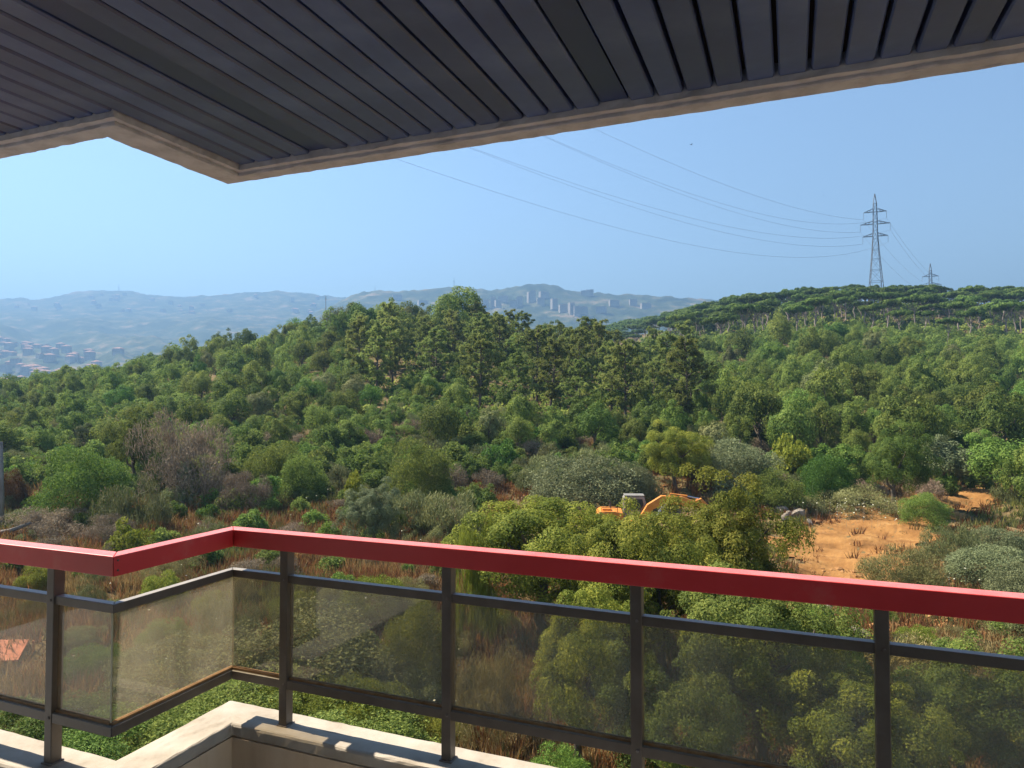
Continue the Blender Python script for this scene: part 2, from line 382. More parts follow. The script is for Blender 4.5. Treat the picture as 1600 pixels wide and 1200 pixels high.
# railing
m_red = surf("red_paint", [(.3, (.54, .028, .030)), (.58, (.60, .036, .038)), (.72, (.60, .09, .075))], 5, .42, .06, .001, .5)
m_metal = surf("dark_bronze_metal", [(.3, (.075, .058, .045)), (.7, (.12, .097, .078))], 9, .45, .08, .001, .5)
def pale_tops(mat, col, fac):
    """paler colour mixed into the faces that point up, uneven"""
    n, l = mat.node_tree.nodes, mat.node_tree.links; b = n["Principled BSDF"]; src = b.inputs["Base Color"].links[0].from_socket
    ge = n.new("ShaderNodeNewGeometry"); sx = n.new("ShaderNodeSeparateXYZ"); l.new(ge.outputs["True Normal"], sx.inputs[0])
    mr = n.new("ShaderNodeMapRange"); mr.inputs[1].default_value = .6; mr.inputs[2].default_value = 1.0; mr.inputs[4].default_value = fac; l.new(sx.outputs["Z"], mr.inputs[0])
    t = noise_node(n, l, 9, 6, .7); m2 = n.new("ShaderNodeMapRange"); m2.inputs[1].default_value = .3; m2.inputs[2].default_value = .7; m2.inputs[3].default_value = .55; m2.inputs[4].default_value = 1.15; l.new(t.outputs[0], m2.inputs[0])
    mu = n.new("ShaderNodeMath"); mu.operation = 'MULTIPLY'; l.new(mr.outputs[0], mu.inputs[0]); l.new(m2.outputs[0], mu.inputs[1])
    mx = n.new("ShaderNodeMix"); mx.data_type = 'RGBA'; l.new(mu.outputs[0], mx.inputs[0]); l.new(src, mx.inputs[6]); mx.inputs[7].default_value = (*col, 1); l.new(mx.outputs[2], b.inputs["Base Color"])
pale_tops(m_metal, (.46, .43, .38), .55); pale_tops(m_red, (.62, .36, .33), .42)  # rail metal and red paint turn paler on their up-facing faces
m_rust = surf("rusty_sealant", [(.3, (.20, .10, .035)), (.7, (.33, .20, .10))], 25, .8, .3, .002)
m, n, l, b = new_mat("bronze_glass")
n.remove(b)
tp = n.new("ShaderNodeBsdfTransparent"); tp.inputs[0].default_value = (.85, .81, .72, 1)
gl = n.new("ShaderNodeBsdfGlossy"); gl.inputs["Roughness"].default_value = .02; gl.inputs[0].default_value = (1, .97, .92, 1)
lw = n.new("ShaderNodeLayerWeight"); lw.inputs[0].default_value = .5
pw = n.new("ShaderNodeMath"); pw.operation = 'POWER'; pw.inputs[1].default_value = 4.5; l.new(lw.outputs["Facing"], pw.inputs[0])
fr = n.new("ShaderNodeMapRange"); fr.inputs[3].default_value = .035; fr.inputs[4].default_value = .9; l.new(pw.outputs[0], fr.inputs[0])
df = n.new("ShaderNodeBsdfDiffuse"); df.inputs[0].default_value = (.43, .395, .33, 1)
tl = n.new("ShaderNodeBsdfTranslucent"); tl.inputs[0].default_value = (.43, .395, .33, 1)
ad = n.new("ShaderNodeMixShader"); ad.inputs[0].default_value = .5; l.new(df.outputs[0], ad.inputs[1]); l.new(tl.outputs[0], ad.inputs[2])
tn = noise_node(n, l, 3.2, 7, .65, vec=(2, 2, .8)); mr = n.new("ShaderNodeMapRange"); mr.inputs[1].default_value = .3; mr.inputs[2].default_value = .75; mr.inputs[3].default_value = .09; mr.inputs[4].default_value = .26
l.new(tn.outputs[0], mr.inputs[0])
m1 = n.new("ShaderNodeMixShader"); l.new(mr.outputs[0], m1.inputs[0]); l.new(tp.outputs[0], m1.inputs[1]); l.new(ad.outputs[0], m1.inputs[2])
m2 = n.new("ShaderNodeMixShader"); l.new(fr.outputs[0], m2.inputs[0]); l.new(m1.outputs[0], m2.inputs[1]); l.new(gl.outputs[0], m2.inputs[2])
l.new(m2.outputs[0], n["Material Output"].inputs[0]); m_glass = m
m_edge = surf("glass_edge", [(.3, (.34, .33, .22)), (.7, (.45, .44, .30))], 20, .3, 0)

rail = empty("balcony_railing", bal(1, .03, Z_PAR)); tag(rail, "red topped balcony railing with dark posts and brownish glass panes", "railing"); bpy.context.view_layer.update()
def run(name, pts, z0, z1, b0, b1, mat, bev):
    """one straight rail; pts = ((a,b),(a,b)) are the inner corners; mitred ends are made by the caller's points"""
    mb = MB(); mb.add([bal(*p, z0) for p in pts] + [bal(*p, z1) for p in pts], [(3, 2, 1, 0), (4, 5, 6, 7), (0, 1, 5, 4), (1, 2, 6, 5), (2, 3, 7, 6), (3, 0, 4, 7)])
    return child(mb.build(name, mat, None, bev, False, 2), rail)
def rails(name, z0, z1, i, o, mat, bev, gap=.0006):
    """three mitred lengths following the step; i / o = inner and outer offsets from the inner handrail line"""
    r1 = run(name, [(A0, -SEG + i), (-i - gap, -SEG + i), (-o - gap, -SEG + o), (A0, -SEG + o)], z0, z1, 0, 0, mat, bev)
    r2 = run(name, [(-i, -SEG + i + gap), (-i, i - gap), (-o, o - gap), (-o, -SEG + o + gap)], z0, z1, 0, 0, mat, bev)
    r3 = run(name, [(-i + gap, i), (A1, i), (A1, o), (-o + gap, o)], z0, z1, 0, 0, mat, bev)
    return r1, r2, r3
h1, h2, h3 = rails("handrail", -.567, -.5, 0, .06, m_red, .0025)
for zz in (-.515, -.548):                                  # the two screws at the corner
    mb = MB(); p = bal(.001, -SEG + .016, zz); mb.tube([p - AX * .003, p + AX * .0012], [.0042, .0036], 10)
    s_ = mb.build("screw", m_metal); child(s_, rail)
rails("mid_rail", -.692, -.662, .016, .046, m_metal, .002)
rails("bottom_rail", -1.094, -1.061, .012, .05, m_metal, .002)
GB = .031                                                  # glass line
posts = []
m_foot = surf("weld_plate", [(.3, (.10, .08, .07)), (.7, (.2, .17, .15))], 30, .7, .2, .002)
for px in (93, 451, 702, 993.5, 1371.5):
    left = px < 200
    bb = (-SEG if left else 0)
    a = a_of(px, bb + .03); posts.append((a, bb))
d_ = posts[4][0] - posts[3][0]
posts += [(posts[4][0] + d_, 0), (posts[0][0] - .62, -SEG), (posts[0][0] - 1.25, -SEG)]
for a, bb in posts:
    mb = MB(); mb.prism([(a - .018, bb + .010), (a + .018, bb + .010), (a + .018, bb + .050), (a - .018, bb + .050)], Z_PAR - .002, -.566, lambda u, v, h: bal(u, v, h))
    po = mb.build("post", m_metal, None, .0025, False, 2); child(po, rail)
    mb = MB(); mb.prism([(a - .024, bb + .005), (a + .024, bb + .005), (a + .024, bb + .055), (a - .024, bb + .055)], Z_PAR - .001, Z_PAR + .005, lambda u, v, h: bal(u, v, h))
    fo = mb.build("foot_plate", m_foot, None, .001); child(fo, rail)
for a, bb in posts:
    for zz in (-.677, -1.0775):
        mb = MB(); p = bal(a + .004, bb + .010, zz); mb.tube([p + BX * .002, p - BX * .0035], [.0052, .0046], 8); child(mb.build("bolt", m_foot, None, 0), rail)
spans = []
ls = sorted(a for a, bb in posts if bb < 0); rs = sorted(a for a, bb in posts if bb == 0)
cuts_l = [A0] + ls + [None]; cuts_r = [None] + rs + [A1]
for i in range(len(cuts_l) - 1):
    spans.append(((cuts_l[i] + .02, -SEG + GB), ((cuts_l[i + 1] - .02) if cuts_l[i + 1] is not None else -GB - .006, -SEG + GB)))
spans.append(((-GB, -SEG + GB - .004), (-GB, GB + .004)))
for i in range(len(cuts_r) - 1):
    spans.append((((cuts_r[i] + .02) if cuts_r[i] is not None else -GB + .006, GB), (cuts_r[i + 1] - .02, GB)))
for (a0, b0), (a1, b1) in spans:
    d = Vector((a1 - a0, b1 - b0)).normalized(); nrm = Vector((-d.y, d.x)) * .004
    poly = [(a0 - nrm.x, b0 - nrm.y), (a1 - nrm.x, b1 - nrm.y), (a1 + nrm.x, b1 + nrm.y), (a0 + nrm.x, b0 + nrm.y)]
    mb = MB(); mb.prism(poly, -1.052, -.694, lambda u, v, h: bal(u, v, h)); g = mb.build("glass_pane", m_glass); child(g, rail)
    poly = [(a0 - nrm.x * 2.2, b0 - nrm.y * 2.2), (a1 - nrm.x * 2.2, b1 - nrm.y * 2.2), (a1 + nrm.x * 2.2, b1 + nrm.y * 2.2), (a0 + nrm.x * 2.2, b0 + nrm.y * 2.2)]
    mb = MB(); mb.prism(poly, -1.0605, -1.052, lambda u, v, h: bal(u, v, h)); child(mb.build("sealing_strip", m_rust), rail)
for a, bb in ((-GB, -SEG + GB - .007), (-GB, GB + .006)):
    mb = MB(); mb.prism([(a - .0022, bb - .0015), (a + .0022, bb - .0015), (a + .0022, bb + .0015), (a - .0022, bb + .0015)], -1.052, -.694, lambda u, v, h: bal(u, v, h))
    child(mb.build("glass_joint", m_edge), rail)

# ------------------------------------------------------------------ foliage builders
def unit(v): return v / np.maximum(np.linalg.norm(v, axis=1, keepdims=True), 1e-9)
def rdir(rng, n): return unit(rng.normal(size=(n, 3)))
def leaves(rng, c, nrm, size, aspect, tint, fold=.18, along=None):
    """rhombic folded leaves: centres, normals, lengths"""
    n = len(c)
    t = rdir(rng, n) if along is None else along
    t = unit(t - nrm * (t * nrm).sum(1, keepdims=True)); bvec = np.cross(nrm, t)
    L = (size * rng.uniform(.65, 1.35, n))[:, None] * .5
    v = np.stack([c - t * L, c + bvec * L * aspect + nrm * L * fold, c + t * L, c - bvec * L * aspect + nrm * L * fold], 1).reshape(-1, 3)
    f = np.arange(4 * n).reshape(n, 4)
    return v, f, np.repeat(np.clip(tint, 0, 1), 4)
def clump_crown(rng, rad, n_cl, cl_r, n_leaf, leaf, aspect=.5, zc=0.0, low=-.55, inner=.12, outw=.75, flat=1.0, shell=(.55, 1.0), lop=.22):
    """crown = leaf clumps spread through an uneven ellipsoid; returns leaf centres, normals, tints"""
    rad = np.array(rad, float)
    d = rdir(rng, n_cl * 3); d = d[d[:, 2] > low][:n_cl]
    lump = 1 + lop * np.sin(d[:, 0] * 3.1 + rng.uniform(0, 6)) * np.cos(d[:, 1] * 2.7 + rng.uniform(0, 6)) + rng.normal(0, .07, len(d))
    rr = rng.uniform(shell[0], shell[1], len(d)) * lump
    cp = d * rad * rr[:, None]
    cr = cl_r * rng.uniform(.65, 1.4, len(d))
    ct = rng.uniform(.15, .75, len(d))
    k = rng.choice(len(d), n_leaf, p=cr ** 2 / (cr ** 2).sum())
    dd = rdir(rng, n_leaf); dd = unit(dd + d[k] * .55 + np.array([0, 0, .35]))
    r_ = cr[k] * np.where(rng.random(n_leaf) < inner, rng.uniform(.1, .7, n_leaf), rng.uniform(.72, 1.12, n_leaf))
    c = cp[k] + dd * r_[:, None] * np.array([1, 1, flat])
    nr = unit(dd * outw + d[k] * .35 + rng.normal(size=(n_leaf, 3)) * .34)
    c[:, 2] += zc
    tint = ct[k] * .55 + rng.random(n_leaf) * .45
    return c, nr, tint
def limb(rng, p0, p1, r0, r1, k=5, wob=.08):
    p0, p1 = np.array(p0, float), np.array(p1, float); L = np.linalg.norm(p1 - p0)
    pts = [p0 + (p1 - p0) * t + (rng.normal(size=3) * wob * L * math.sin(math.pi * t)) for t in np.linspace(0, 1, k)]
    return pts, list(np.linspace(r0, r1, k))

M_BARK = surf("grey_brown_bark", [(.3, (.06, .048, .036)), (.7, (.15, .12, .095))], 6, .95, .9, .03, .1, vec=(3, 3, .6))
M_PALE = surf("pale_pine_bark", [(.3, (.17, .14, .12)), (.7, (.32, .27, .235))], 5, .95, .8, .04, .1, vec=(3, 3, .6))
M_OAK = leaf_mat("oak_leaves", (.042, .074, .016), (.155, .200, .044), (.34, .36, .080), .45)
M_FORE = leaf_mat("sunlit_oak_leaves", (.055, .085, .013), (.200, .220, .036), (.44, .40, .068), .44, hvar=.025, vvar=.2)
M_BRIGHT = leaf_mat("bright_green_leaves", (.045, .095, .016), (.125, .205, .038), (.26, .34, .065))
M_YELLOW = leaf_mat("yellow_green_leaves", (.08, .11, .014), (.19, .215, .028), (.34, .33, .05), .35)
M_OLIVE = leaf_mat("olive_leaves", (.095, .11, .045), (.175, .19, .09), (.25, .265, .14), .2, vvar=.2)
M_PINE = leaf_mat("pine_needles", (.10, .135, .036), (.205, .24, .065), (.34, .36, .10), .5)
M_STONE = leaf_mat("stone_pine_needles", (.045, .082, .016), (.105, .160, .032), (.19, .25, .055), .3, hvar=.02)
M_DRY = leaf_mat("dry_twigs", (.10, .075, .052), (.225, .17, .115), (.38, .295, .20), .2, hvar=.015)
M_RUST = leaf_mat("rust_brown_foliage", (.07, .03, .015), (.13, .06, .028), (.2, .11, .05), .25)
M_BROOM = leaf_mat("broom_stems", (.08, .095, .034), (.18, .19, .072), (.32, .30, .125), .2)
M_TAN = leaf_mat("straw_bush", (.12, .11, .04), (.25, .215, .085), (.40, .33, .16), .3)

def oak_meshes(seed, n_leaf=4200, leaf=.26, n_cl=46, squash=.82, open_=0.0, cl=.30):
    """a 1 m tall pattern scaled later: crown radius about .5, height 1"""
    rng = np.random.default_rng(seed)
    c, nr, ti = clump_crown(rng, (.40, .40, .36 * squash / .82), n_cl, cl * .42, n_leaf, leaf, .55, zc=.60, low=-.75, shell=(.5 - open_ * .2, 1.0 + open_ * .12), lop=.22 + open_ * .12)
    v, f, t = leaves(rng, c, nr, np.full(n_leaf, leaf), .55, ti)
    crown = np_mesh("crown", v, f, False, {"tint": t})
    mb = MB(); p, r = limb(rng, (0, 0, -.06), (rng.normal(0, .03), rng.normal(0, .03), .38), .032, .022, 5, .05); mb.tube(p, r, 7)
    for k in range(6):
        an = k * 1.05 + rng.uniform(0, .6); q1 = (math.cos(an) * .26, math.sin(an) * .26, rng.uniform(.5, .8))
        pp, rr = limb(rng, p[-1 - (k % 2)], q1, .018, .005, 5, .09); mb.tube(pp, rr, 5, False)
    return crown, mb.mesh("trunk", smooth=True)
def pine_meshes(seed, n_leaf=5200, leaf=.055):
    """tall open pine, 1 m pattern: whorled branches with needle tufts near the tips"""
    rng = np.random.default_rng(seed); mb = MB()
    bend = rng.normal(0, .035, 2)
    tp = [np.array((bend[0] * math.sin(t * 3), bend[1] * math.sin(t * 2.4), -.04 + 1.0 * t)) for t in np.linspace(0, 1, 9)]
    mb.tube(tp, np.linspace(.022, .003, 9), 7)
    C, N, T = [], [], []
    nb = 34
    for k in range(nb):
        t = .22 + .76 * (k + rng.uniform(0, .9)) / nb; base = np.array([np.interp(t, np.linspace(0, 1, 9), [p[j] for p in tp]) for j in range(3)])
        L = (.285 * (1 - ((t - .38) / .66) ** 2 if t > .38 else .75 + .6 * (t - .22)) + .03) * rng.uniform(.55, 1.2); L = max(L, .05) * (.285 if t <= .38 else 1) if False else max(L if t > .38 else L * .30 / .8, .04)
        an = k * 2.4 + rng.uniform(-.4, .4); d = np.array((math.cos(an), math.sin(an), rng.uniform(.1, .55)))
        tip = base + d * L; p, r = limb(rng, base, tip, .0065, .0018, 4, .07); mb.tube(p, r, 4, False)
        m_ = max(3, int(6 * L / .25)); 
        for j in range(m_):
            u = rng.uniform(.35, 1.05); cc = base + d * L * u + rng.normal(size=3) * .022
            nn = int(n_leaf / nb / m_); dd = unit(rdir(rng, nn) + np.array((0, 0, .55)) + d * .3)
            rr_ = rng.uniform(.6, 1.1) * .048
            C.append(cc + dd * rr_ * rng.uniform(.3, 1, (nn, 1)) * np.array((1, 1, .7))); N.append(unit(np.cross(dd, rdir(rng, nn)) + dd * .5)); T.append(rng.uniform(.2, .7) * .6 + rng.random(nn) * .4)
    C, N, T = np.concatenate(C), np.concatenate(N), np.concatenate(T)
    v, f, t = leaves(rng, C, N, np.full(len(C), leaf), .22, T, .1)
    return np_mesh("crown", v, f, False, {"tint": t}), mb.mesh("trunk", smooth=True)
def stone_pine_meshes(seed, n_leaf=3000, leaf=.075):
    """umbrella pine, 1 m pattern: tall bare pale trunk forking into a flat wide crown"""
    rng = np.random.default_rng(seed); mb = MB()
    lean = rng.normal(0, .05, 2); top = np.array((lean[0], lean[1], .60))
    p, r = limb(rng, (0, 0, -.05), top, .026, .018, 6, .03); mb.tube(p, r, 6)
    tips = []
    for k in range(9):
        an = k * .7 + rng.uniform(0, .4); R = rng.uniform(.14, .36); q1 = top + np.array((math.cos(an) * R, math.sin(an) * R, .24 + .06 * rng.random()))
        pp, rr = limb(rng, p[-1 - (k % 2)], q1, .011, .004, 4, .06); mb.tube(pp, rr, 4, False); tips.append(q1)
    c, nr, ti = clump_crown(rng, (.44, .44, .085), 44, .09, n_leaf, leaf, .4, zc=.885, low=-.2, inner=.1, flat=.5, lop=.15, shell=(.25, 1.0))
    c[:, :2] += lean; 
    v, f, t = leaves(rng, c, nr, np.full(len(c), leaf), .4, ti)
    return np_mesh("crown", v, f, False, {"tint": t}), mb.mesh("trunk", smooth=True)
def bush_mesh(seed, n_leaf=2600, leaf=.09, aspect=.5, h=.62, n_cl=40, cl=.16, lop=.2, name="bush"):
    """dense rounded bush down to the ground; width about 1"""
    rng = np.random.default_rng(seed)
    c, nr, ti = clump_crown(rng, (.42, .42, h * .72), n_cl, cl, n_leaf, leaf, aspect, zc=h * .22, low=-.25, lop=lop)
    c = c[c[:, 2] > -.06]; nr = nr[:len(c)]; ti = ti[:len(c)]
    v, f, t = leaves(rng, c, nr, np.full(len(c), leaf), aspect, ti)
    return np_mesh(name, v, f, False, {"tint": t})
def twig_mesh(seed, n=2200, L=.22, w=.05, h=.8, spread=.9, name="bush", top=.5):
    """upright bush of thin stems fanning from the base; width about 1"""
    rng = np.random.default_rng(seed)
    base = rng.normal(0, .16, (n, 3)); base[:, 2] = 0
    d = unit(np.stack([rng.normal(0, spread * .5, n), rng.normal(0, spread * .5, n), np.abs(rng.normal(.9, .25, n)) + .15], 1))
    u = rng.uniform(.15, 1, n) ** .7
    lump = .75 + .25 * np.sin(d[:, 0] * 5 + seed) * np.cos(d[:, 1] * 4 + seed * 2) + rng.normal(0, .1, n)
    c = base * .8 + d * (u * lump * h)[:, None]
    al = unit(d + rng.normal(size=(n, 3)) * .28); nr = unit(np.cross(al, rdir(rng, n)))
    tint = np.clip(.2 + .5 * u * rng.uniform(.5, 1, n) + rng.normal(0, .15, n), 0, 1)
    v, f, t = leaves(rng, c, nr, np.full(n, L), w / L * 2, tint, 0, al)
    return np_mesh(name, v, f, False, {"tint": t})

OAKS = [oak_meshes(100 + i, 6000, .043, 46 + 6 * (i % 3), (.82, .95, .75)[i % 3], (.1, .7, .4, .55)[i % 4], (.30, .25, .36)[i % 3]) for i in range(11)]
FORE = [oak_meshes(200 + i, 52000, .0155, 170, .85, .7, .155) for i in range(3)]
PINES = [pine_meshes(300 + i) for i in range(5)]
STONES = [stone_pine_meshes(400 + i) for i in range(6)]
BUSH = [bush_mesh(500 + i, 3200, .072, .5, (.6, .75, .5)[i % 3]) for i in range(5)]
BIGBUSH = [bush_mesh(520 + i, 26000, .021, .5, (.6, .72)[i % 2], 80, .12) for i in range(3)]
def fuzz_mesh(seed, n, leaf, aspect, rad, n_cl, cl, up, name="bush"):
    """bush of many fine slivers (twigs, stems, straw) in soft tufts; width about 1"""
    rng = np.random.default_rng(seed)
    c, nr, ti = clump_crown(rng, rad, n_cl, cl, n, leaf, aspect, zc=rad[2] * .35, low=-.35, inner=.35, lop=.3)
    keep = c[:, 2] > -.05; c, nr, ti = c[keep], nr[keep], ti[keep]
    out = unit(c * np.array((1, 1, .6)) + np.array((0, 0, .15)))
    al = unit(np.array((0, 0, up)) + out * .7 + rng.normal(size=c.shape) * .55)
    nr2 = unit(np.cross(al, rdir(rng, len(c))) + nr * .6)
    v, f, t = leaves(rng, c, nr2, np.full(len(c), leaf), aspect, ti * .8 + .2 * rng.random(len(c)), 0, al)
    return np_mesh(name, v, f, False, {"tint": t})
BROOM = [fuzz_mesh(540 + i, 5200, .085, .11, (.42, .42, .42), 34, .16, 1.5) for i in range(4)]
TWIG = [fuzz_mesh(560 + i, 4200, .075, .13, (.44, .44, .36), 30, .17, .25) for i in range(4)]
WISP = [fuzz_mesh(580 + i, 15000, .045, .12, (.44, .44, .42), 60, .13, .7) for i in range(2)]

def assigned(me, mat):
    c = me.copy(); c.materials.clear(); c.materials.append(mat); return c
_cache = {}
def with_mat(me, mat):
    k = (me.name, mat.name)
    if k not in _cache: _cache[k] = assigned(me, mat)
    return _cache[k]

def tree(name, meshes, mat, bark, loc, w, h, rz, label, cat, group=None):
    """a tree is an Empty at its foot with a trunk and a crown"""
    o = empty(name, loc, rz); o.scale = (w, w, h); tag(o, label, cat, group); o.rotation_euler = (random.gauss(0, .045), random.gauss(0, .045), rz)
    a = link("crown", with_mat(meshes[0], mat)); a.parent = o
    t = link("trunk", with_mat(meshes[1], bark)); t.parent = o
    return o
def bush(name, me, mat, loc, w, h, rz, label, cat="shrub", group=None):
    o = link(name, with_mat(me, mat)); o.location = loc; o.scale = (w, w, h); o.rotation_euler = (0, 0, rz)
    return tag(o, label, cat, group)
def place(px, D, top, wpx, sink=.1):
    """ground point, real width and height of a plant from its column, depth, pixel of its top and pixel width"""
    g = gnd(px, D); zt = at(px, top, D).z
    return g - Vector((0, 0, sink)), wpx / F_PX * D, max(zt - g.z + sink, .3)

def scatter(rng, n, c0, c1, d0, d1, dens, taken, mind, vary=False):
    out = []
    for _ in range(n):
        px = rng.uniform(c0, c1); D = math.sqrt(rng.uniform(d0 ** 2, d1 ** 2)); x = (px - 800) / F_PX * D
        if rng.random() > dens(px, D): continue
        md = mind(px, D)
        if vary: md *= float(np.clip(rng.lognormal(-.04, .30), .55, 1.42))
        if any((x - a) ** 2 + (D - b_) ** 2 < (.5 * (md + c_)) ** 2 for a, b_, c_ in taken): continue
        taken.append((x, D, md)); out.append((px, D, md) if vary else (px, D))
    return out
rng0 = np.random.default_rng(31)
# --- foreground trees and shrubs below the balcony, placed one by one
for i, (px, D, top, w, mat, lab) in enumerate([
    (840, 31, 772, 285, M_FORE, "large yellow-green oak in front of the digger, above the red handrail on the left"),
    (1135, 28, 767, 235, M_FORE, "largest leafy oak below the balcony, its crown hiding the digger's arm"),
    (950, 28, 795, 200, M_FORE, "yellowish young oak directly in front of the digger's body"),
    (1030, 27, 789, 240, M_FORE, "dense oak between the two tallest foreground oaks, cut by the red handrail"),
    (905, 20.5, 925, 215, M_FORE, "sunlit oak filling the glass pane between the two middle posts"),
    (1185, 21.5, 905, 290, M_OAK, "dark shaded oak behind the glass pane left of the rightmost post"),
    (1330, 18.5, 1050, 250, M_FORE, "yellow-green young oak low behind the glass by the rightmost post"),
    (1500, 20, 1010, 250, M_OAK, "dark green tree behind the far right glass pane"),
    (1060, 18, 1040, 230, M_OAK, "shaded low oak behind the bottom rail, right of the middle post"),
    (1620, 19, 1060, 220, M_FORE, "leafy oak at the bottom right corner behind the glass"),
    ]):
    loc, ww, hh = place(px, D, top, w)
    tree("oak_tree", FORE[i % 3], mat, M_BARK, loc, ww * 1.06, hh * 1.02, 1.7 * i, lab, "tree")
for i, (px, D, top, w, me, mat, lab) in enumerate([
    (480, 25, 912, 270, BIGBUSH[0], M_BROOM, "broad olive-green bush seen through the glass right of the inner corner"),
    (655, 25, 928, 120, BIGBUSH[1], M_YELLOW, "yellow-green bush behind the glass left of the second post"),
    (270, 24, 985, 200, BIGBUSH[2], M_BROOM, "grey-green bush seen through the short side pane"),
    (345, 20.5, 1062, 230, BIGBUSH[1], M_OAK, "dark leafy shrub under the bottom rail at the inner corner"),
    (545, 20, 1085, 260, BIGBUSH[0], M_OAK, "dark leafy shrub under the bottom rail between the first two posts"),
    (200, 20, 1090, 190, BIGBUSH[2], M_BRIGHT, "bright green shrub under the bottom rail at the outer corner"),
    (60, 20.5, 1075, 190, BIGBUSH[0], M_BRIGHT, "bright green shrub at the foot of the leftmost post"),
    (870, 18, 1150, 130, BIGBUSH[2], M_BRIGHT, "bright green shrub under the bottom rail beside the middle post"),
    (740, 30, 790, 60, BROOM[0], M_YELLOW, "slender yellow-green sapling at the left edge of the tall oaks"),
    (590, 32, 878, 110, BIGBUSH[2], M_YELLOW, "small bright shrub just under the red handrail, left of centre"),
    (1280, 24, 935, 120, BIGBUSH[0], M_BRIGHT, "fresh green shrub between the red handrail and the mid rail"),
    (1440, 25, 975, 180, WISP[0], M_TAN, "straw coloured bush under the red handrail at the right"),
    (1570, 24, 985, 170, WISP[1], M_TAN, "dry grassy bush under the handrail at the far right"),
    (760, 22, 990, 110, WISP[0], M_TAN, "dry straw bush behind the glass beside the second post"),
    ]):
    loc, ww, hh = place(px, D, top, w)
    bush("leafy_shrub" if mat not in (M_TAN,) else "dry_bush", me, mat, loc, ww * 1.1, hh * (1.25 if me in BIGBUSH else 1.35), 1.3 * i, lab)

near_pts = scatter(rng0, 900, -60, 770, 20.5, 36, lambda p, d: 1, [], lambda p, d: 2.3) + scatter(rng0, 160, 1260, 1660, 22, 33, lambda p, d: 1, [], lambda p, d: 2.4)
near_pts = [t for t in near_pts if not (t[0] < 120 and t[1] < 31)]
for i, (px, D) in enumerate(near_pts):
    mat, nm, lab = [(M_FORE, "leafy_shrub", "yellow-green leafy shrub below the balcony"), (M_BROOM, "broom_shrub", "olive broom bush below the balcony"), (M_BRIGHT, "leafy_shrub", "fresh green leafy shrub below the balcony"), (M_TAN, "dry_bush", "straw coloured dry bush below the balcony")][int(rng0.choice(4, p=(.4, .25, .12, .23)))]
    w = rng0.uniform(1.5, 3.0); me = WISP[i % 2] if mat is M_TAN or (mat is M_BROOM and i % 2) else BIGBUSH[i % 3]
    bush(nm, me, mat, gnd(px, D) - Vector((0, 0, .1)), w, w * rng0.uniform(.75, 1.15), rng0.uniform(0, 6.28), lab + (" at the right" if px > 1000 else " at the left" if px < 400 else " at the middle"), "shrub", nm.replace("_", " ") + "s below the balcony")

# --- middle distance, placed one by one
for i, (px, D, top, w, meshes, mat, lab) in enumerate([
    (214, 60, 648, 88, FORE[1], M_OAK, "dark upright tree just right of the bright green rounded tree"),
    (714, 152, 457, 84, OAKS[0], M_OAK, "tallest dome shaped tree breaking the skyline left of the pines"),
    (583, 43, 757, 100, FORE[2], M_OLIVE, "small silvery olive tree standing alone above the handrail"),
    (1396, 58, 672, 125, FORE[1], M_OAK, "tall green tree at the back edge of the orange clearing"),
    (1558, 64, 690, 95, OAKS[2], M_BRIGHT, "small round tree with a bare trunk right of the clearing"),
    (1475, 68, 690, 90, OAKS[1], M_OLIVE, "grey-green olive tree in front of the low concrete wall"),
    (1600, 58, 705, 80, OAKS[4], M_OAK, "dark tree cut by the right edge of the view beyond the clearing"),
    (1055, 60, 668, 110, FORE[2], M_FORE, "yellowish tree just behind the digger's arm"),
    (1325, 66, 700, 70, OAKS[0], M_BRIGHT, "young green tree left of the tall tree by the clearing"),
    ]):
    loc, ww, hh = place(px, D, top, w)
    tree("olive_tree" if mat is M_OLIVE else "broadleaf_tree", meshes, mat, M_BARK, loc, ww * 1.05, hh * 1.02, 2.1 * i, lab, "tree")
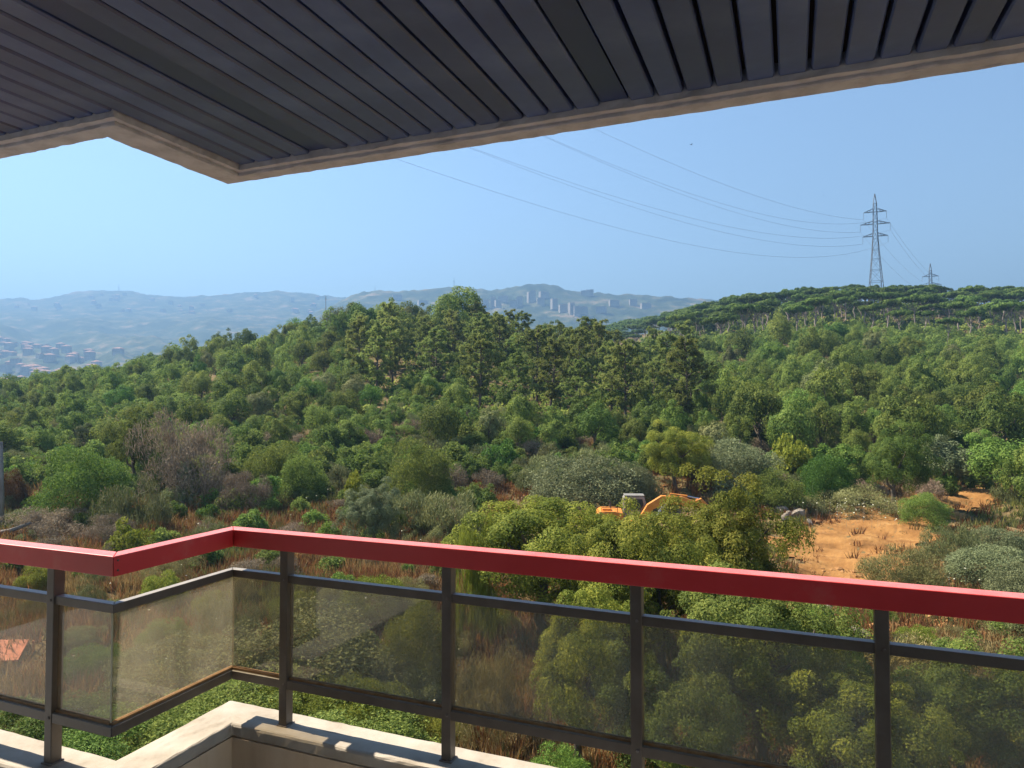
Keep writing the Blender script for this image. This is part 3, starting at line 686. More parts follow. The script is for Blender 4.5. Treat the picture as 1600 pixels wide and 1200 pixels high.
for i, (px, D, top, w, me, mat, lab) in enumerate([
    (135, 50, 690, 122, BIGBUSH[1], M_BRIGHT, "bright green rounded tree on the left above the handrail"),
    (298, 57, 640, 118, WISP[0], M_DRY, "large purplish grey bare bush beside the dark tree on the left"),
    (262, 59, 655, 70, BIGBUSH[0], M_OAK, "green shrub at the left side of the large bare bush"),
    (655, 57, 678, 98, BIGBUSH[1], M_OAK, "neat round dark shrub with a sunlit yellow top"),
    (430, 60, 668, 90, BIGBUSH[2], M_OAK, "wide rounded green shrub right of the large bare bush"),
    (470, 58, 690, 75, BIGBUSH[0], M_OAK, "low rounded shrub in front of the wide rounded green shrub"),
    (557, 54, 728, 32, BUSH[0], M_YELLOW, "small bright yellow-green ball shaped shrub"),
    (905, 57, 690, 165, BIGBUSH[0], M_OLIVE, "wide grey-green shrub above and left of the digger"),
    (985, 58, 708, 80, BIGBUSH[2], M_OLIVE, "grey-green shrub directly above the digger's cab"),
    (1150, 61, 680, 120, BIGBUSH[1], M_OLIVE, "big rounded grey shrub behind the digger's bucket end"),
    (1195, 58, 715, 90, BIGBUSH[0], M_OAK, "dark shrub on the earth bank right of the digger"),
    (1545, 39, 848, 120, BIGBUSH[1], M_OLIVE, "grey-green shrub above the handrail at the right"),
    (1562, 44, 812, 90, BIGBUSH[2], M_OLIVE, "rounded shrub behind the grey-green one at the right"),
    (1600, 36, 865, 110, BIGBUSH[0], M_OLIVE, "olive coloured shrub at the right edge above the handrail"),
    (1408, 37, 850, 110, WISP[1], M_TAN, "wispy straw coloured bush in front of the orange clearing"),
    (1478, 43, 812, 75, WISP[0], M_BROOM, "green wispy bush right of the straw coloured bush"),
    (1335, 57.5, 760, 120, WISP[0], M_BROOM, "tangled olive bush with white umbel flowers at the clearing"),
    (1440, 52, 765, 70, BIGBUSH[1], M_OAK, "dark shrub shading the far end of the clearing"),
    (22, 54, 716, 44, BIGBUSH[0], M_RUST, "rust brown bush beside the grey wooden pole"),
    (385, 53, 732, 75, WISP[1], M_DRY, "tall brown dry bush right of the large bare bush"),
    (215, 47, 738, 90, BROOM[1], M_BROOM, "pale green broom bush right of the bright green tree"),
    (85, 46, 788, 95, WISP[0], M_DRY, "brown tangled bush in front of the bright green tree"),
    (175, 44, 800, 70, WISP[1], M_DRY, "dark dry bush close above the handrail at the left"),
    (205, 40, 812, 60, BUSH[1], M_YELLOW, "low yellow-green plant close above the handrail step"),
    (632, 49, 768, 85, BROOM[2], M_BROOM, "broad broom bush right of the silvery olive tree"),
    (700, 48, 765, 90, BROOM[0], M_BROOM, "olive broom bush left of the tallest oaks"),
    (1290, 62, 690, 80, BIGBUSH[2], M_BRIGHT, "fresh green shrub on the bank above the clearing"),
    (1240, 70, 660, 60, BUSH[2], M_YELLOW, "yellow shrub on the slope above the clearing"),
    ]):
    loc, ww, hh = place(px, D, top, w)
    k = 1.28 if me in BIGBUSH or me in BUSH else 1.45
    nm = {M_DRY: "dry_bush", M_TAN: "dry_bush", M_BROOM: "broom_shrub", M_RUST: "rusty_bush"}.get(mat, "round_shrub")
    if px == 135: nm = "broadleaf_tree"
    bush(nm, me, mat, loc, ww * 1.12, hh * k, 1.9 * i, lab, "tree" if px == 135 else "shrub")
# small spiky conifer
rng = np.random.default_rng(77); C, N, T, AL = [], [], [], []
for k in range(34):
    t = k / 34; an = k * 2.4; R = .5 * (1 - t) + .03
    for u in np.linspace(.1, 1, 12):
        C.append((math.cos(an) * R * u, math.sin(an) * R * u, t * .92 + u * R * .28)); AL.append((math.cos(an), math.sin(an), .5)); T.append(.3 + .5 * u)
C, AL, T = np.array(C), unit(np.array(AL)), np.array(T); C += rng.normal(0, .012, C.shape)
v, f, t = leaves(rng, C, rdir(rng, len(C)), np.full(len(C), .15), .3, T, .1, unit(AL + rng.normal(size=AL.shape) * .6))
loc, ww, hh = place(288, 54, 716, 48); cm = np_mesh("crown", v, f, False, {"tint": t})
c_ = empty("young_conifer", loc); c_.scale = (ww, ww, hh); tag(c_, "small spiky blue-green young conifer in front of the bare bush", "tree")
o = link("crown", cm, M_OLIVE, c_); MB().tube([(0, 0, -.05), (0, 0, .95)], [.03, .008], 6).build("trunk", M_BARK, c_)

# --- hillside trees: individuals for the largest 290 broadleaf trees, the rest one wood
rng = np.random.default_rng(11); taken = []
def skyline(px): return np.interp(px, [-120, 0, 100, 200, 300, 400, 500, 540, 600, 660, 700, 725, 760, 850, 950, 1000], [600, 588, 574, 558, 530, 506, 487, 476, 469, 470, 462, 460, 480, 487, 492, 490])
def cap(px, D, h):
    return max(min(h, at(px, skyline(px) + rng.uniform(-3, 16), D).z - gnd(px, D).z), h * .55)
def crest(px): return np.interp(px, [0, 300, 550, 750, 900, 1000], [172, 178, 205, 205, 175, 160])
def is_pine(px, D): return 730 < px < 1085 and 92 < D < 150
pine_pts = scatter(rng, 1500, 735, 1085, 88, 150, lambda p, d: .8, taken, lambda p, d: 6.2)
pine_pts += scatter(rng, 150, 560, 740, 105, 135, lambda p, d: .25, taken, lambda p, d: 5)
stone_pts = scatter(rng, 6000, 880, 1700, 196, 345, lambda p, d: (1.0 if d > 238 else .3) if (p > 1030 + (d - 212) * .2 and d > 200 + 14 * math.sin(p * .02)) else 0, taken, lambda p, d: 7.6 if d > 238 else 10)
stone_pts += scatter(rng, 2600, 880, 1250, 345, 545, lambda p, d: 1 if d < np.interp(p, [880, 1000, 1100, 1250], [545, 540, 460, 390]) else 0, taken, lambda p, d: 8.8)
def lsize(px, D): return (3.1 + 1.0 * (D > 120) + 1.7 * (520 < px < 745 and D > 140)) 
left_pts = scatter(rng, 10000, -120, 1000, 74, 205, lambda p, d: (1 if d < crest(p) else 0) * (.55 + .45 * (d > 95)), taken, lambda p, d: lsize(p, d) * .9, True)
right_pts = scatter(rng, 14000, 985, 1720, 74, 210, lambda p, d: (1 if d > 92 + (p < 1250) * 0 else .45), taken, lambda p, d: 4.3, True)
broad = []
for px, D, md in left_pts:
    w = md * rng.uniform(1.05, 1.3); h = w * rng.uniform(.85, 1.25) + (1.0 if D > 120 else 0)
    broad.append((px, D, w, cap(px, D, h), 'L'))
for px, D, md in right_pts:
    w = md * rng.uniform(1.05, 1.25); h = w * rng.uniform(.85, 1.2) + 1.0
    if D > 180: h = min(h, 5.2); w = min(w, 5.5)
    broad.append((px, D, w, h, 'R'))
broad.sort(key=lambda t: -t[3] / t[1])
inview = [t for t in broad if -20 < t[0] < 1620]; rest = [t for t in broad if not (-20 < t[0] < 1620)]
indiv, rest = inview[:290], inview[290:] + rest
print("broad", len(broad), "pines", len(pine_pts), "stone", len(stone_pts))
for i, (px, D, w, h, side) in enumerate(indiv):
    mat = M_OAK
    u = rng.random()
    if u < .12: mat = M_BRIGHT
    elif u < .2: mat = M_BROOM
    loc = gnd(px, D) - Vector((0, 0, .1))
    tone = {M_OAK: "dark green", M_BRIGHT: "fresh green", M_BROOM: "dull olive"}[mat]
    if side == 'L':
        zone = "along the left crest" if D > crest(px) - 22 else "on the upper left hillside" if D > 120 else "on the lower left slope"
        if 520 < px < 745 and D > 138: zone = "in the tall clump at the top of the hill"
    else:
        zone = "high on the right hillside under stone pines" if D > 175 else "on the middle of the right hillside" if D > 125 else "at the foot of the right hillside"
    if "clump" not in zone: zone += (" near the left edge" if px < 230 else " above the bare bush" if px < 430 else " left of the pines") if side == 'L' and px < 735 else " below the pines" if side == 'L' else " beside the pines" if px < 1230 else " below the pylon" if px < 1430 else " near the right edge"
    lab = f"rounded {tone} tree {zone}"
    tree("hillside_tree", OAKS[int(rng.integers(11))], mat, M_BARK, loc, w, h, rng.uniform(0, 6.28), lab, "tree", f"{tone} trees {zone}")
def wood(name, pts, mat, meshes_maker, n_leaf, leaf):
    """the trees past the limit joined into one mesh"""
    V, Fc, T = [], [], []; off = 0
    for px, D, w, h, s_ in pts:
        c, nr, ti = clump_crown(rng, (.42, .42, .36), 26, .14, n_leaf, leaf, .55, zc=.58, low=-.75)
        v, f, t = leaves(rng, c, nr, np.full(len(c), leaf), .55, np.clip(ti + rng.normal(0, .12), 0, 1))
        g = gnd(px, D); V.append(v * np.array((w, w, h)) + np.array(g)); Fc.append(f + off); T.append(t); off += len(v)
    return tag(link(name, np_mesh(name, np.concatenate(V), np.concatenate(Fc), False, {"tint": np.concatenate(T)}), mat), kind="stuff")
if rest: wood("woodland", rest, M_OAK, None, 1500, .066)

for i, (px, D) in enumerate(pine_pts):
    h = rng.uniform(8.5, 13.5) * (1 if px > 735 else .9); h = max(cap(px, D, h), 5)
    tree("pine_tree", PINES[i % 5], M_PINE, M_BARK, gnd(px, D), h * .92, h, rng.uniform(0, 6.28), *(lambda z: (f"tall open pine tree {z}", "tree", f"tall pines {z}"))(("at the front of the central stand" if D < 108 else "in the middle rows of the central stand" if D < 128 else "in the back rows of the central stand") + (" at its left end" if px < 830 else " at its right end" if px > 960 else "")))
stone_pts += [(1452, 338), (1473, 336), (1462, 341)]; stone_pts.sort(key=lambda t: t[1])
for i, (px, D) in enumerate(stone_pts[:296]):
    h = rng.uniform(8.0, 12.5) if D not in (338, 336, 341) else 12.6
    tree("stone_pine", STONES[i % 6], M_STONE, M_PALE, gnd(px, D), h * rng.uniform(.8, 1.05), h, rng.uniform(0, 6.28), *((lambda z: (f"umbrella shaped stone pine {z}", "tree", f"stone pines {z}"))(("on the near edge of the right ridge" if D < 245 else "on the skyline of the right ridge" if D > 300 else "on the slope below the right skyline") + (" left of the pylon" if px < 1330 else " below the pylon" if px < 1415 else " right of the pylon"))))
if len(stone_pts) > 296:
    V, Fc, T = [], [], []; off = 0
    for px, D in stone_pts[296:]:
        c, nr, ti = clump_crown(rng, (.46, .46, .085), 22, .10, 420, .11, .45, zc=.885, low=-.2, flat=.5)
        v, f, t = leaves(rng, c, nr, np.full(len(c), .11), .5, ti); hh = rng.uniform(9.5, 12.5)
        V.append(v * np.array((hh * 1.05, hh * 1.05, hh)) + np.array(gnd(px, D))); Fc.append(f + off); T.append(t); off += len(v)
    tag(link("pine_woodland", np_mesh("pine_woodland", np.concatenate(V), np.concatenate(Fc), False, {"tint": np.concatenate(T)}), M_STONE), kind="stuff")

# --- scrub of small bushes on the slope
spts = scatter(rng, 3000, -60, 1000, 36, 92, lambda p, d: (1 if (p < 760 or d > 62) else 0) * (1 if d > 36 else .5), [], lambda p, d: 2.1)
spts += scatter(rng, 500, 1000, 1660, 62, 95, lambda p, d: 1, [], lambda p, d: 2.6)
spts.sort(key=lambda t: t[1])
kinds = [("dry_bush", TWIG, M_DRY, "small brown dry bush on the scrubby slope", "dry bushes on the slope"), ("broom_shrub", BROOM, M_BROOM, "small grey-green broom bush on the scrubby slope", "broom bushes on the slope"),
         ("small_shrub", BUSH, M_OAK, "small dark green shrub on the scrubby slope", "small green shrubs on the slope"), ("fresh_shrub", BUSH, M_BRIGHT, "small fresh green shrub on the scrubby slope", "small fresh shrubs on the slope")]
for i, (px, D) in enumerate(spts):
    u = rng.random(); e_ = .36 if D < 56 else .14; k = 0 if u < e_ else 1 if u < e_ + .24 else 2 if u < .84 else 3
    nm, ms, mat, lab, gr = kinds[k]; w = rng.uniform(1.2, 2.5) * (1.55 if D > 60 else 1.3 if D > 52 else .9)
    zn = ("in the dry strip just above the handrail" if D < 50 else "in the scrub belt below the wooded hill" if D < 66 else "at the lower edge of the hillside wood") + (" at left" if px < 330 else " left of the digger" if px < 760 else " above the digger" if px < 1150 else " at right")
    lab = lab.replace("on the scrubby slope", zn); gr = lab.split(" ", 1)[1]
    bush(nm, ms[i % len(ms)], mat, gnd(px, D) - Vector((0, 0, .08)), w, w * rng.uniform(.7, 1.15), rng.uniform(0, 6.28), lab, "shrub", "plants like the " + gr)

# --- undergrowth among the hillside trees
V, Fc, T = [], [], []; off = 0
for q_ in range(3900):
    px = rng.uniform(-150, 1750); D = math.sqrt(rng.uniform(72 ** 2, 215 ** 2))
    if 1000 < q_ <= 1500 and px > 1080: continue
    if 1500 < q_ < 2300: px, D = rng.uniform(520, 1090), rng.uniform(88, 195)
    elif q_ >= 2300: px, D = rng.uniform(900, 1720), rng.uniform(198, 350)
    if px < 950 and D > crest(px) and q_ <= 1500: continue
    c, nr, ti = clump_crown(rng, (.5, .5, .3), 8, .22, 70, .22, .5, zc=.15, low=-.2)
    s_ = rng.uniform(1.0, 2.4) * ((3.4 if D > 285 else 2.0) if q_ >= 2300 else 1.35 if q_ > 1500 else 1); v, f, t = leaves(rng, c, nr, np.full(len(c), .22), .5, np.clip(ti + rng.normal(0, .2), 0, 1))
    V.append(v * s_ + np.array(gnd(px, D))); Fc.append(f + off); T.append(t); off += len(v)
tag(link("undergrowth", np_mesh("undergrowth", np.concatenate(V), np.concatenate(Fc), False, {"tint": np.concatenate(T)}), M_OAK), kind="stuff")

# --- dry grass and herbs, one mass
def clearing(px, D):
    """1 inside the bare orange clearing"""
    c = 1325 + 45 * np.sin(D * .21); return (np.abs(px - np.interp(D, [30, 40, 48, 56, 64, 72], [1330, 1325, 1320, 1400, 1500, 1560])) < np.interp(D, [30, 36, 42, 48, 56, 64, 72], [70, 75, 90, 130, 95, 60, 30])) & (D > 35.5) & (D < 73)
NT = 34000
Dg = np.sqrt(rng.uniform(17 ** 2, 84 ** 2, NT)); pg = rng.uniform(-150, 1750, NT)
Dg[:9000] = rng.uniform(17, 45, 9000); Dg[9000:19000] = rng.uniform(34, 58, 10000); pg[9000:19000] = rng.uniform(-60, 800, 10000)
ok = (~clearing(pg, Dg) | (rng.random(NT) < .10)) & ~((np.abs(pg - 1010) < 110) & (np.abs(Dg - 52) < 5)); Dg, pg = Dg[ok], pg[ok]; NT = len(Dg)
xg = (pg - 800) / F_PX * Dg; zg = tz(xg, Dg)
pat = np.sin(xg * .35 + 2 * np.sin(Dg * .17)) * .5 + np.sin(Dg * .45 + 1.7 * np.sin(xg * .21)) * .4 + rng.normal(0, .35, NT)
pal = np.array([(.20, .14, .055), (.26, .17, .07), (.21, .095, .035), (.15, .065, .028), (.13, .125, .04), (.085, .10, .03), (.19, .19, .045)])
ci = np.clip(np.digitize(pat, [-.75, -.42, -.02, .26, .55, .9]), 0, 6)
NB = 12
root = np.stack([xg, Dg, zg], 1)[:, None, :] + np.concatenate([rng.normal(0, .17, (NT, NB, 2)), np.full((NT, NB, 1), -.05)], 2)
lean = np.concatenate([rng.normal(0, .3, (NT, NB, 2)), np.ones((NT, NB, 1))], 2)
hl = (rng.uniform(.25, .85, (NT, 1)) * rng.uniform(.6, 1.2, (NT, NB)))[..., None]
wid = (.012 + .0007 * Dg)[:, None, None]; sd = rng.normal(size=(NT, NB, 3)); sd[..., 2] = 0; sd /= np.linalg.norm(sd, axis=-1, keepdims=True)
v = np.stack([root - sd * wid, root + sd * wid, root + lean * hl], 2).reshape(-1, 3)
colr = np.repeat(np.clip(pal[ci][:, None, :] * rng.uniform(.7, 1.35, (NT, NB, 1)), 0, 1).reshape(-1, 3), 3, 0)
m, n, l, b = new_mat("dry_grass"); a = n.new("ShaderNodeAttribute"); a.attribute_name = "blade"
l.new(a.outputs["Color"], b.inputs["Base Color"]); b.inputs["Roughness"].default_value = .8; b.inputs["Specular IOR Level"].default_value = .2
tr = n.new("ShaderNodeBsdfTranslucent"); l.new(a.outputs["Color"], tr.inputs[0]); mx = n.new("ShaderNodeMixShader"); mx.inputs[0].default_value = .35
l.new(b.outputs[0], mx.inputs[1]); l.new(tr.outputs[0], mx.inputs[2]); l.new(mx.outputs[0], n["Material Output"].inputs[0])
tag(link("dry_grass", np_mesh("dry_grass", v, np.arange(len(v)).reshape(-1, 3), False, {"blade": colr}), m), kind="stuff")
# white umbel flowers
NF = 300
Df = np.sqrt(rng.uniform(20 ** 2, 58 ** 2, NF)); pf = rng.uniform(120, 800, NF); pf[:110] = rng.normal(1335, 55, 110); Df[:110] = rng.normal(51, 2.5, 110); pf[110:160] = rng.uniform(1430, 1540, 50); Df[110:160] = rng.uniform(36, 46, 50)
xf = (pf - 800) / F_PX * Df; zf = tz(xf, Df) + rng.uniform(.7, 1.4, NF); zf[:110] += .8
mb = MB()
for x, y, z in zip(xf, Df, zf):
    r_ = rng.uniform(.03, .06); ti = Vector((rng.normal(0, .3), rng.normal(0, .3), 1)).normalized(); M = ti.to_track_quat('Z', 'Y').to_matrix()
    ring = [M @ Vector((math.cos(k * 1.0472) * r_, math.sin(k * 1.0472) * r_, 0)) + Vector((x, y, z)) for k in range(6)]
    mb.add(ring + [Vector((x, y, z)) - ti * r_ * .5], [(0, 1, 2, 3, 4, 5)] + [(6, (k + 1) % 6, k) for k in range(6)])
    mb.add([Vector((x, y, z - .9)), Vector((x + .012, y, z - .9)), Vector((x, y, z))], [(0, 1, 2)])
tag(mb.build("white_flowers", surf("umbel_white", [(.3, (.36, .34, .24)), (.7, (.5, .48, .36))], 3, .8, 0)), kind="stuff")

# ------------------------------------------------------------------ orange clearing, rocks, rubble
m_dirt = surf("orange_earth", [(.25, (.12, .058, .02)), (.42, (.22, .105, .034)), (.6, (.30, .155, .052)), (.8, (.36, .225, .10))], .7, .95, .6, .12, .1, detail=9, fine=3)
pp, dd_ = np.meshgrid(np.linspace(1150, 1640, 150), np.linspace(30, 74, 150))
jx = pp + 14 * np.sin(dd_ * 1.9) + 9 * np.sin(dd_ * 4.1 + pp * .05)
inside = clearing(jx, dd_ + .8 * np.sin(pp * .11))
xx = (pp - 800) / F_PX * dd_; zz = tz(xx, dd_) + .05 + .07 * rng.random(pp.shape) - .07 * np.exp(-((((pp - 1325 + 60 * np.sin(dd_ * .13)) * dd_ / F_PX) / .35) ** 2)) - .07 * np.exp(-((((pp - 1325 + 60 * np.sin(dd_ * .13)) * dd_ / F_PX - 2.1) / .35) ** 2))
k = np.arange(pp.size).reshape(pp.shape); q = np.stack([k[:-1, :-1], k[:-1, 1:], k[1:, 1:], k[1:, :-1]], -1)[inside[:-1, :-1]].reshape(-1, 4)
use = np.unique(q); rem = np.zeros(pp.size, int); rem[use] = np.arange(len(use))
tag(link("dirt_track", np_mesh("dirt_track", np.stack([xx, dd_, zz], -1).reshape(-1, 3)[use], rem[q], True), m_dirt), kind="structure")

m_rock = surf("limestone", [(.3, (.13, .105, .08)), (.55, (.22, .185, .15)), (.75, (.31, .275, .24))], 3, .95, .9, .05, .1)
m_orock = surf("earth_stained_stone", [(.3, (.17, .08, .03)), (.55, (.29, .15, .06)), (.75, (.36, .23, .12))], 3, .95, .9, .05, .1)
def rock_mesh(seed):
    bm = bmesh.new(); bmesh.ops.create_icosphere(bm, subdivisions=2, radius=.5); rn = random.Random(seed)
    ax = [Vector((rn.gauss(0, 1), rn.gauss(0, 1), rn.gauss(0, 1))).normalized() for _ in range(9)]; of = [rn.uniform(.26, .44) for _ in ax]
    for v in bm.verts:
        for a_, o_ in zip(ax, of):
            d = v.co.dot(a_)
            if d > o_: v.co -= a_ * (d - o_)
        v.co.z *= .8
    me = bpy.data.meshes.new("boulder"); bm.to_mesh(me); bm.free(); return me
ROCKS = [rock_mesh(i) for i in range(6)]
rk = []
for px, D, s_ in [(1218, 56, 1.1), (1232, 55, .8), (1247, 54.5, 1.2), (1238, 57, .9), (1210, 58, .7), (1225, 53.5, .8), (1252, 56.5, .7), (1262, 53, .6), (1205, 55, .6), (1242, 52, .5)]: rk.append((px, D, s_, "pale limestone boulder in the heap at the foot of the earth bank", "boulders in the heap at the bank"))
for px, D, s_ in [(1253, 38, .8), (1265, 37, .6), (1275, 36.5, 1.0), (1285, 36, .7), (1258, 35.5, .6), (1290, 34.5, .6), (1345, 31, .7), (1330, 31.5, .6), (1360, 30, .5), (1318, 32, .5)]: rk.append((px, D, s_, "pale boulder at the near edge of the orange clearing", "boulders at the near edge of the clearing"))
for i, (px, D, s_, lab, gr) in enumerate(rk):
    o = link("boulder", with_mat(ROCKS[i % 6], m_rock)); o.location = gnd(px, D) + Vector((0, 0, s_ * .18)); o.scale = (s_ * 1.2, s_, s_); o.rotation_euler = (0.2 * i, .3 * i, i * 1.1); tag(o, lab, "boulder", gr)
o = link("boulder", with_mat(ROCKS[2], m_orock)); o.location = gnd(1513, 39) + Vector((0, 0, .1)); o.scale = (.95, .8, .6); tag(o, "single flat tan boulder just above the handrail at right", "boulder")
V, Fc = [], []; off = 0; bases = []
for rm in ROCKS:
    bb = bmesh.new(); bmesh.ops.create_icosphere(bb, subdivisions=1, radius=.5); bb.verts.ensure_lookup_table(); bases.append((np.array([v.co[:] for v in bb.verts]), np.array([[v.index for v in f.verts] for f in bb.faces]))); bb.free()
for i in range(2350):
    if i >= 1900: px, D = rng.uniform(1210, 1450), rng.uniform(37, 55)
    elif i < 800: px, D = rng.normal(1310, 45), rng.uniform(31, 42)
    elif i < 1300: px, D = rng.normal(1480, 40), rng.uniform(33, 43)
    elif i < 1650: px, D = rng.normal(1225, 40), rng.normal(55.5, 2.2)
    else: px, D = rng.normal(1040, 120), rng.normal(60, 3)
    s_ = rng.uniform(.08, .34) * (1 + (i % 9 == 0)) * (.45 if i >= 1900 else 1); bv, bf = bases[i % 6]
    v = bv * rng.uniform(.75, 1.2, bv.shape) * np.array((s_ * 1.2, s_, s_ * .7)); an = rng.uniform(0, 6.28); v = v @ np.array(((math.cos(an), math.sin(an), 0), (-math.sin(an), math.cos(an), 0), (0, 0, 1)))
    V.append(v + np.array(gnd(px, D)) + np.array((0, 0, s_ * .1))); Fc.append(bf + off); off += len(bv)
tag(link("rubble", np_mesh("rubble", np.concatenate(V), np.concatenate(Fc)), m_orock), kind="stuff")

# ------------------------------------------------------------------ excavator
m_or = surf("worn_orange_paint", [(.3, (.50, .165, .02)), (.55, (.62, .22, .03)), (.8, (.55, .27, .10))], 2.2, .5, .15, .004, .4)
m_cab = surf("cab_grey_white", [(.3, (.17, .16, .14)), (.7, (.24, .225, .20))], 3, .5, .1, .003)
m_blk = surf("black_steel", [(.3, (.018, .017, .016)), (.7, (.05, .045, .04))], 5, .6, .3, .005)
m_chr = surf("piston_steel", [(.3, (.5, .5, .5)), (.7, (.6, .6, .6))], 5, .25, 0, metal=1)
m_win = surf("cab_glass", [(.3, (.02, .025, .03)), (.7, (.04, .05, .055))], 1, .08, 0, spec=.8)
g = gnd(985, 50); g.z = at(985, 841, 50).z
ex = empty("excavator", g, math.radians(-6)); tag(ex, "orange tracked digger with pale cab parked behind the foreground oaks", "digger")
def ep(mb, name, mat, parent=ex, bev=.02): return mb.build(name, mat, parent, bev)
for sy in (-1, 1):
    pr = [(-1.75, .15), (-1.5, 0), (1.5, 0), (1.8, .2), (1.85, .5), (1.6, .78), (-1.6, .78), (-1.85, .5)]
    t_ = MB(); t_.prism(pr, sy * 1.0 - .28, sy * 1.0 + .28, lambda u, v, h: Vector((u, h, v))); tk = ep(t_, "track", m_blk)
    t_ = MB()
    for k in range(18): t_.box((-1.6 + k * .19, sy * 1.0, .80), (.12, .58, .04))
    tag(ep(t_, "track_shoes", m_blk, tk, 0), kind="stuff")
t_ = MB(); t_.box((0, 0, .62), (1.9, 1.5, .5)); t_.tube([(0, 0, .8), (0, 0, 1.0)], .65, 16); ep(t_, "undercarriage", m_blk)
pr = [(-2.45, 1.05), (-2.25, .98), (1.25, .98), (1.25, 1.32), (-.6, 1.32), (-.6, 1.95), (-1.2, 2.05), (-2.2, 2.05), (-2.5, 1.8)]
t_ = MB(); t_.prism(pr, -1.2, 1.2, lambda u, v, h: Vector((u, h, v))); body = ep(t_, "body", m_or, bev=.05)
t_ = MB(); t_.box((-1.5, -1.21, 1.55), (.75, .03, .45)); ep(t_, "vent_panel", m_blk, body, .005)
t_ = MB(); t_.tube([(-1.45, .35, 2.03), (-1.45, .35, 2.5), (-1.55, .35, 2.62)], [.06, .06, .06], 10); ep(t_, "exhaust_pipe", m_blk, body, 0)
t_ = MB(); t_.box((-1.75, -.4, 2.12), (.6, .8, .18)); ep(t_, "engine_cover", m_or, body, .03)
t_ = MB()
for a_, b_ in (((-1.0, -1.1, 2.02), (-1.0, -1.1, 2.32)), ((-2.1, -1.1, 2.02), (-2.1, -1.1, 2.32)), ((-1.0, -1.1, 2.32), (-2.1, -1.1, 2.32))): t_.bar(a_, b_, .04)
ep(t_, "guard_rail", m_blk, body, 0)
cy0, cy1 = .1, 1.15
pr = [(-.55, 1.3), (1.2, 1.3), (1.25, 1.9), (.95, 3.0), (-.4, 3.0), (-.55, 2.85)]
t_ = MB(); t_.prism(pr, cy0, cy1, lambda u, v, h: Vector((u, h, v))); cab = ep(t_, "cab", m_cab, bev=.05)
t_ = MB(); t_.prism([(-.35, 2.0), (.98, 2.0), (.82, 2.78), (-.35, 2.78)], cy0 - .012, cy0 + .01, lambda u, v, h: Vector((u, h, v))); ep(t_, "side_window", m_win, cab, 0)
t_ = MB(); t_.add([Vector((1.262, cy0 + .1, 1.85)), Vector((1.262, cy1 - .1, 1.85)), Vector((1.0, cy1 - .1, 2.88)), Vector((1.0, cy0 + .1, 2.88)), Vector((1.24, cy0 + .1, 1.84)), Vector((1.24, cy1 - .1, 1.84)), Vector((.97, cy1 - .1, 2.87)), Vector((.97, cy0 + .1, 2.87))], [(0, 1, 2, 3), (7, 6, 5, 4), (0, 4, 5, 1), (1, 5, 6, 2), (2, 6, 7, 3), (3, 7, 4, 0)]); ep(t_, "windscreen", m_win, cab, 0)
t_ = MB(); t_.box((.25, (cy0 + cy1) / 2, 3.02), (1.45, 1.1, .07)); ep(t_, "cab_roof", m_cab, cab, .02)
pr = [(.55, 1.6), (.95, 1.35), (1.55, 2.2), (2.2, 2.42), (3.2, 2.52), (4.75, 2.22), (4.85, 2.62), (3.5, 3.12), (2.1, 3.14), (1.1, 2.5)]
t_ = MB(); t_.prism(pr, -.62, -.22, lambda u, v, h: Vector((u, h, v))); boom = ep(t_, "boom", m_or, bev=.03)
t_ = MB(); t_.tube([(.95, -.66, 1.25), (1.75, -.66, 1.75)], .085, 10); t_.tube([(1.0, -.2, 1.25), (1.75, -.2, 1.75)], .085, 10); hc = ep(t_, "boom_cylinder", m_or, bev=0)
t_ = MB(); t_.tube([(1.75, -.66, 1.75), (2.5, -.66, 2.7)], .045, 8); t_.tube([(1.75, -.2, 1.75), (2.5, -.2, 2.7)], .045, 8); ep(t_, "piston_rod", m_chr, hc, 0)
t_ = MB(); t_.tube([(2.7, -.42, 3.24), (3.9, -.42, 3.1)], .09, 10); sc_ = ep(t_, "arm_cylinder", m_or, bev=0)
t_ = MB(); t_.tube([(3.9, -.42, 3.1), (4.75, -.42, 2.95)], .045, 8); ep(t_, "piston_rod", m_chr, sc_, 0)
t_ = MB()
for k in (0, 1): t_.tube([(2.2, -.34 - .16 * k, 3.08), (3.0, -.34 - .16 * k, 3.25), (4.2, -.34 - .16 * k, 2.9)], .022, 6)
ep(t_, "hydraulic_hose", m_blk, boom, 0)
pr = [(4.35, 2.78), (4.65, 2.35), (5.0, 2.3), (5.5, .95), (5.75, 1.0), (5.45, 2.45), (4.85, 3.0)]
t_ = MB(); t_.prism(pr, -.58, -.26, lambda u, v, h: Vector((u, h, v))); ep(t_, "stick", m_or, bev=.025)
pr = [(5.45, .95), (5.85, 1.0), (6.0, .55), (5.7, .05), (5.1, -.02), (4.75, .2), (5.15, .35), (5.4, .55)]
t_ = MB(); t_.prism(pr, -.95, .1, lambda u, v, h: Vector((u, h, v))); bk = ep(t_, "bucket", m_blk, bev=.02)
t_ = MB()
for k in range(5): t_.box((4.68, -.87 + k * .225, .2), (.22, .07, .07))
ep(t_, "bucket_teeth", m_blk, bk, 0)

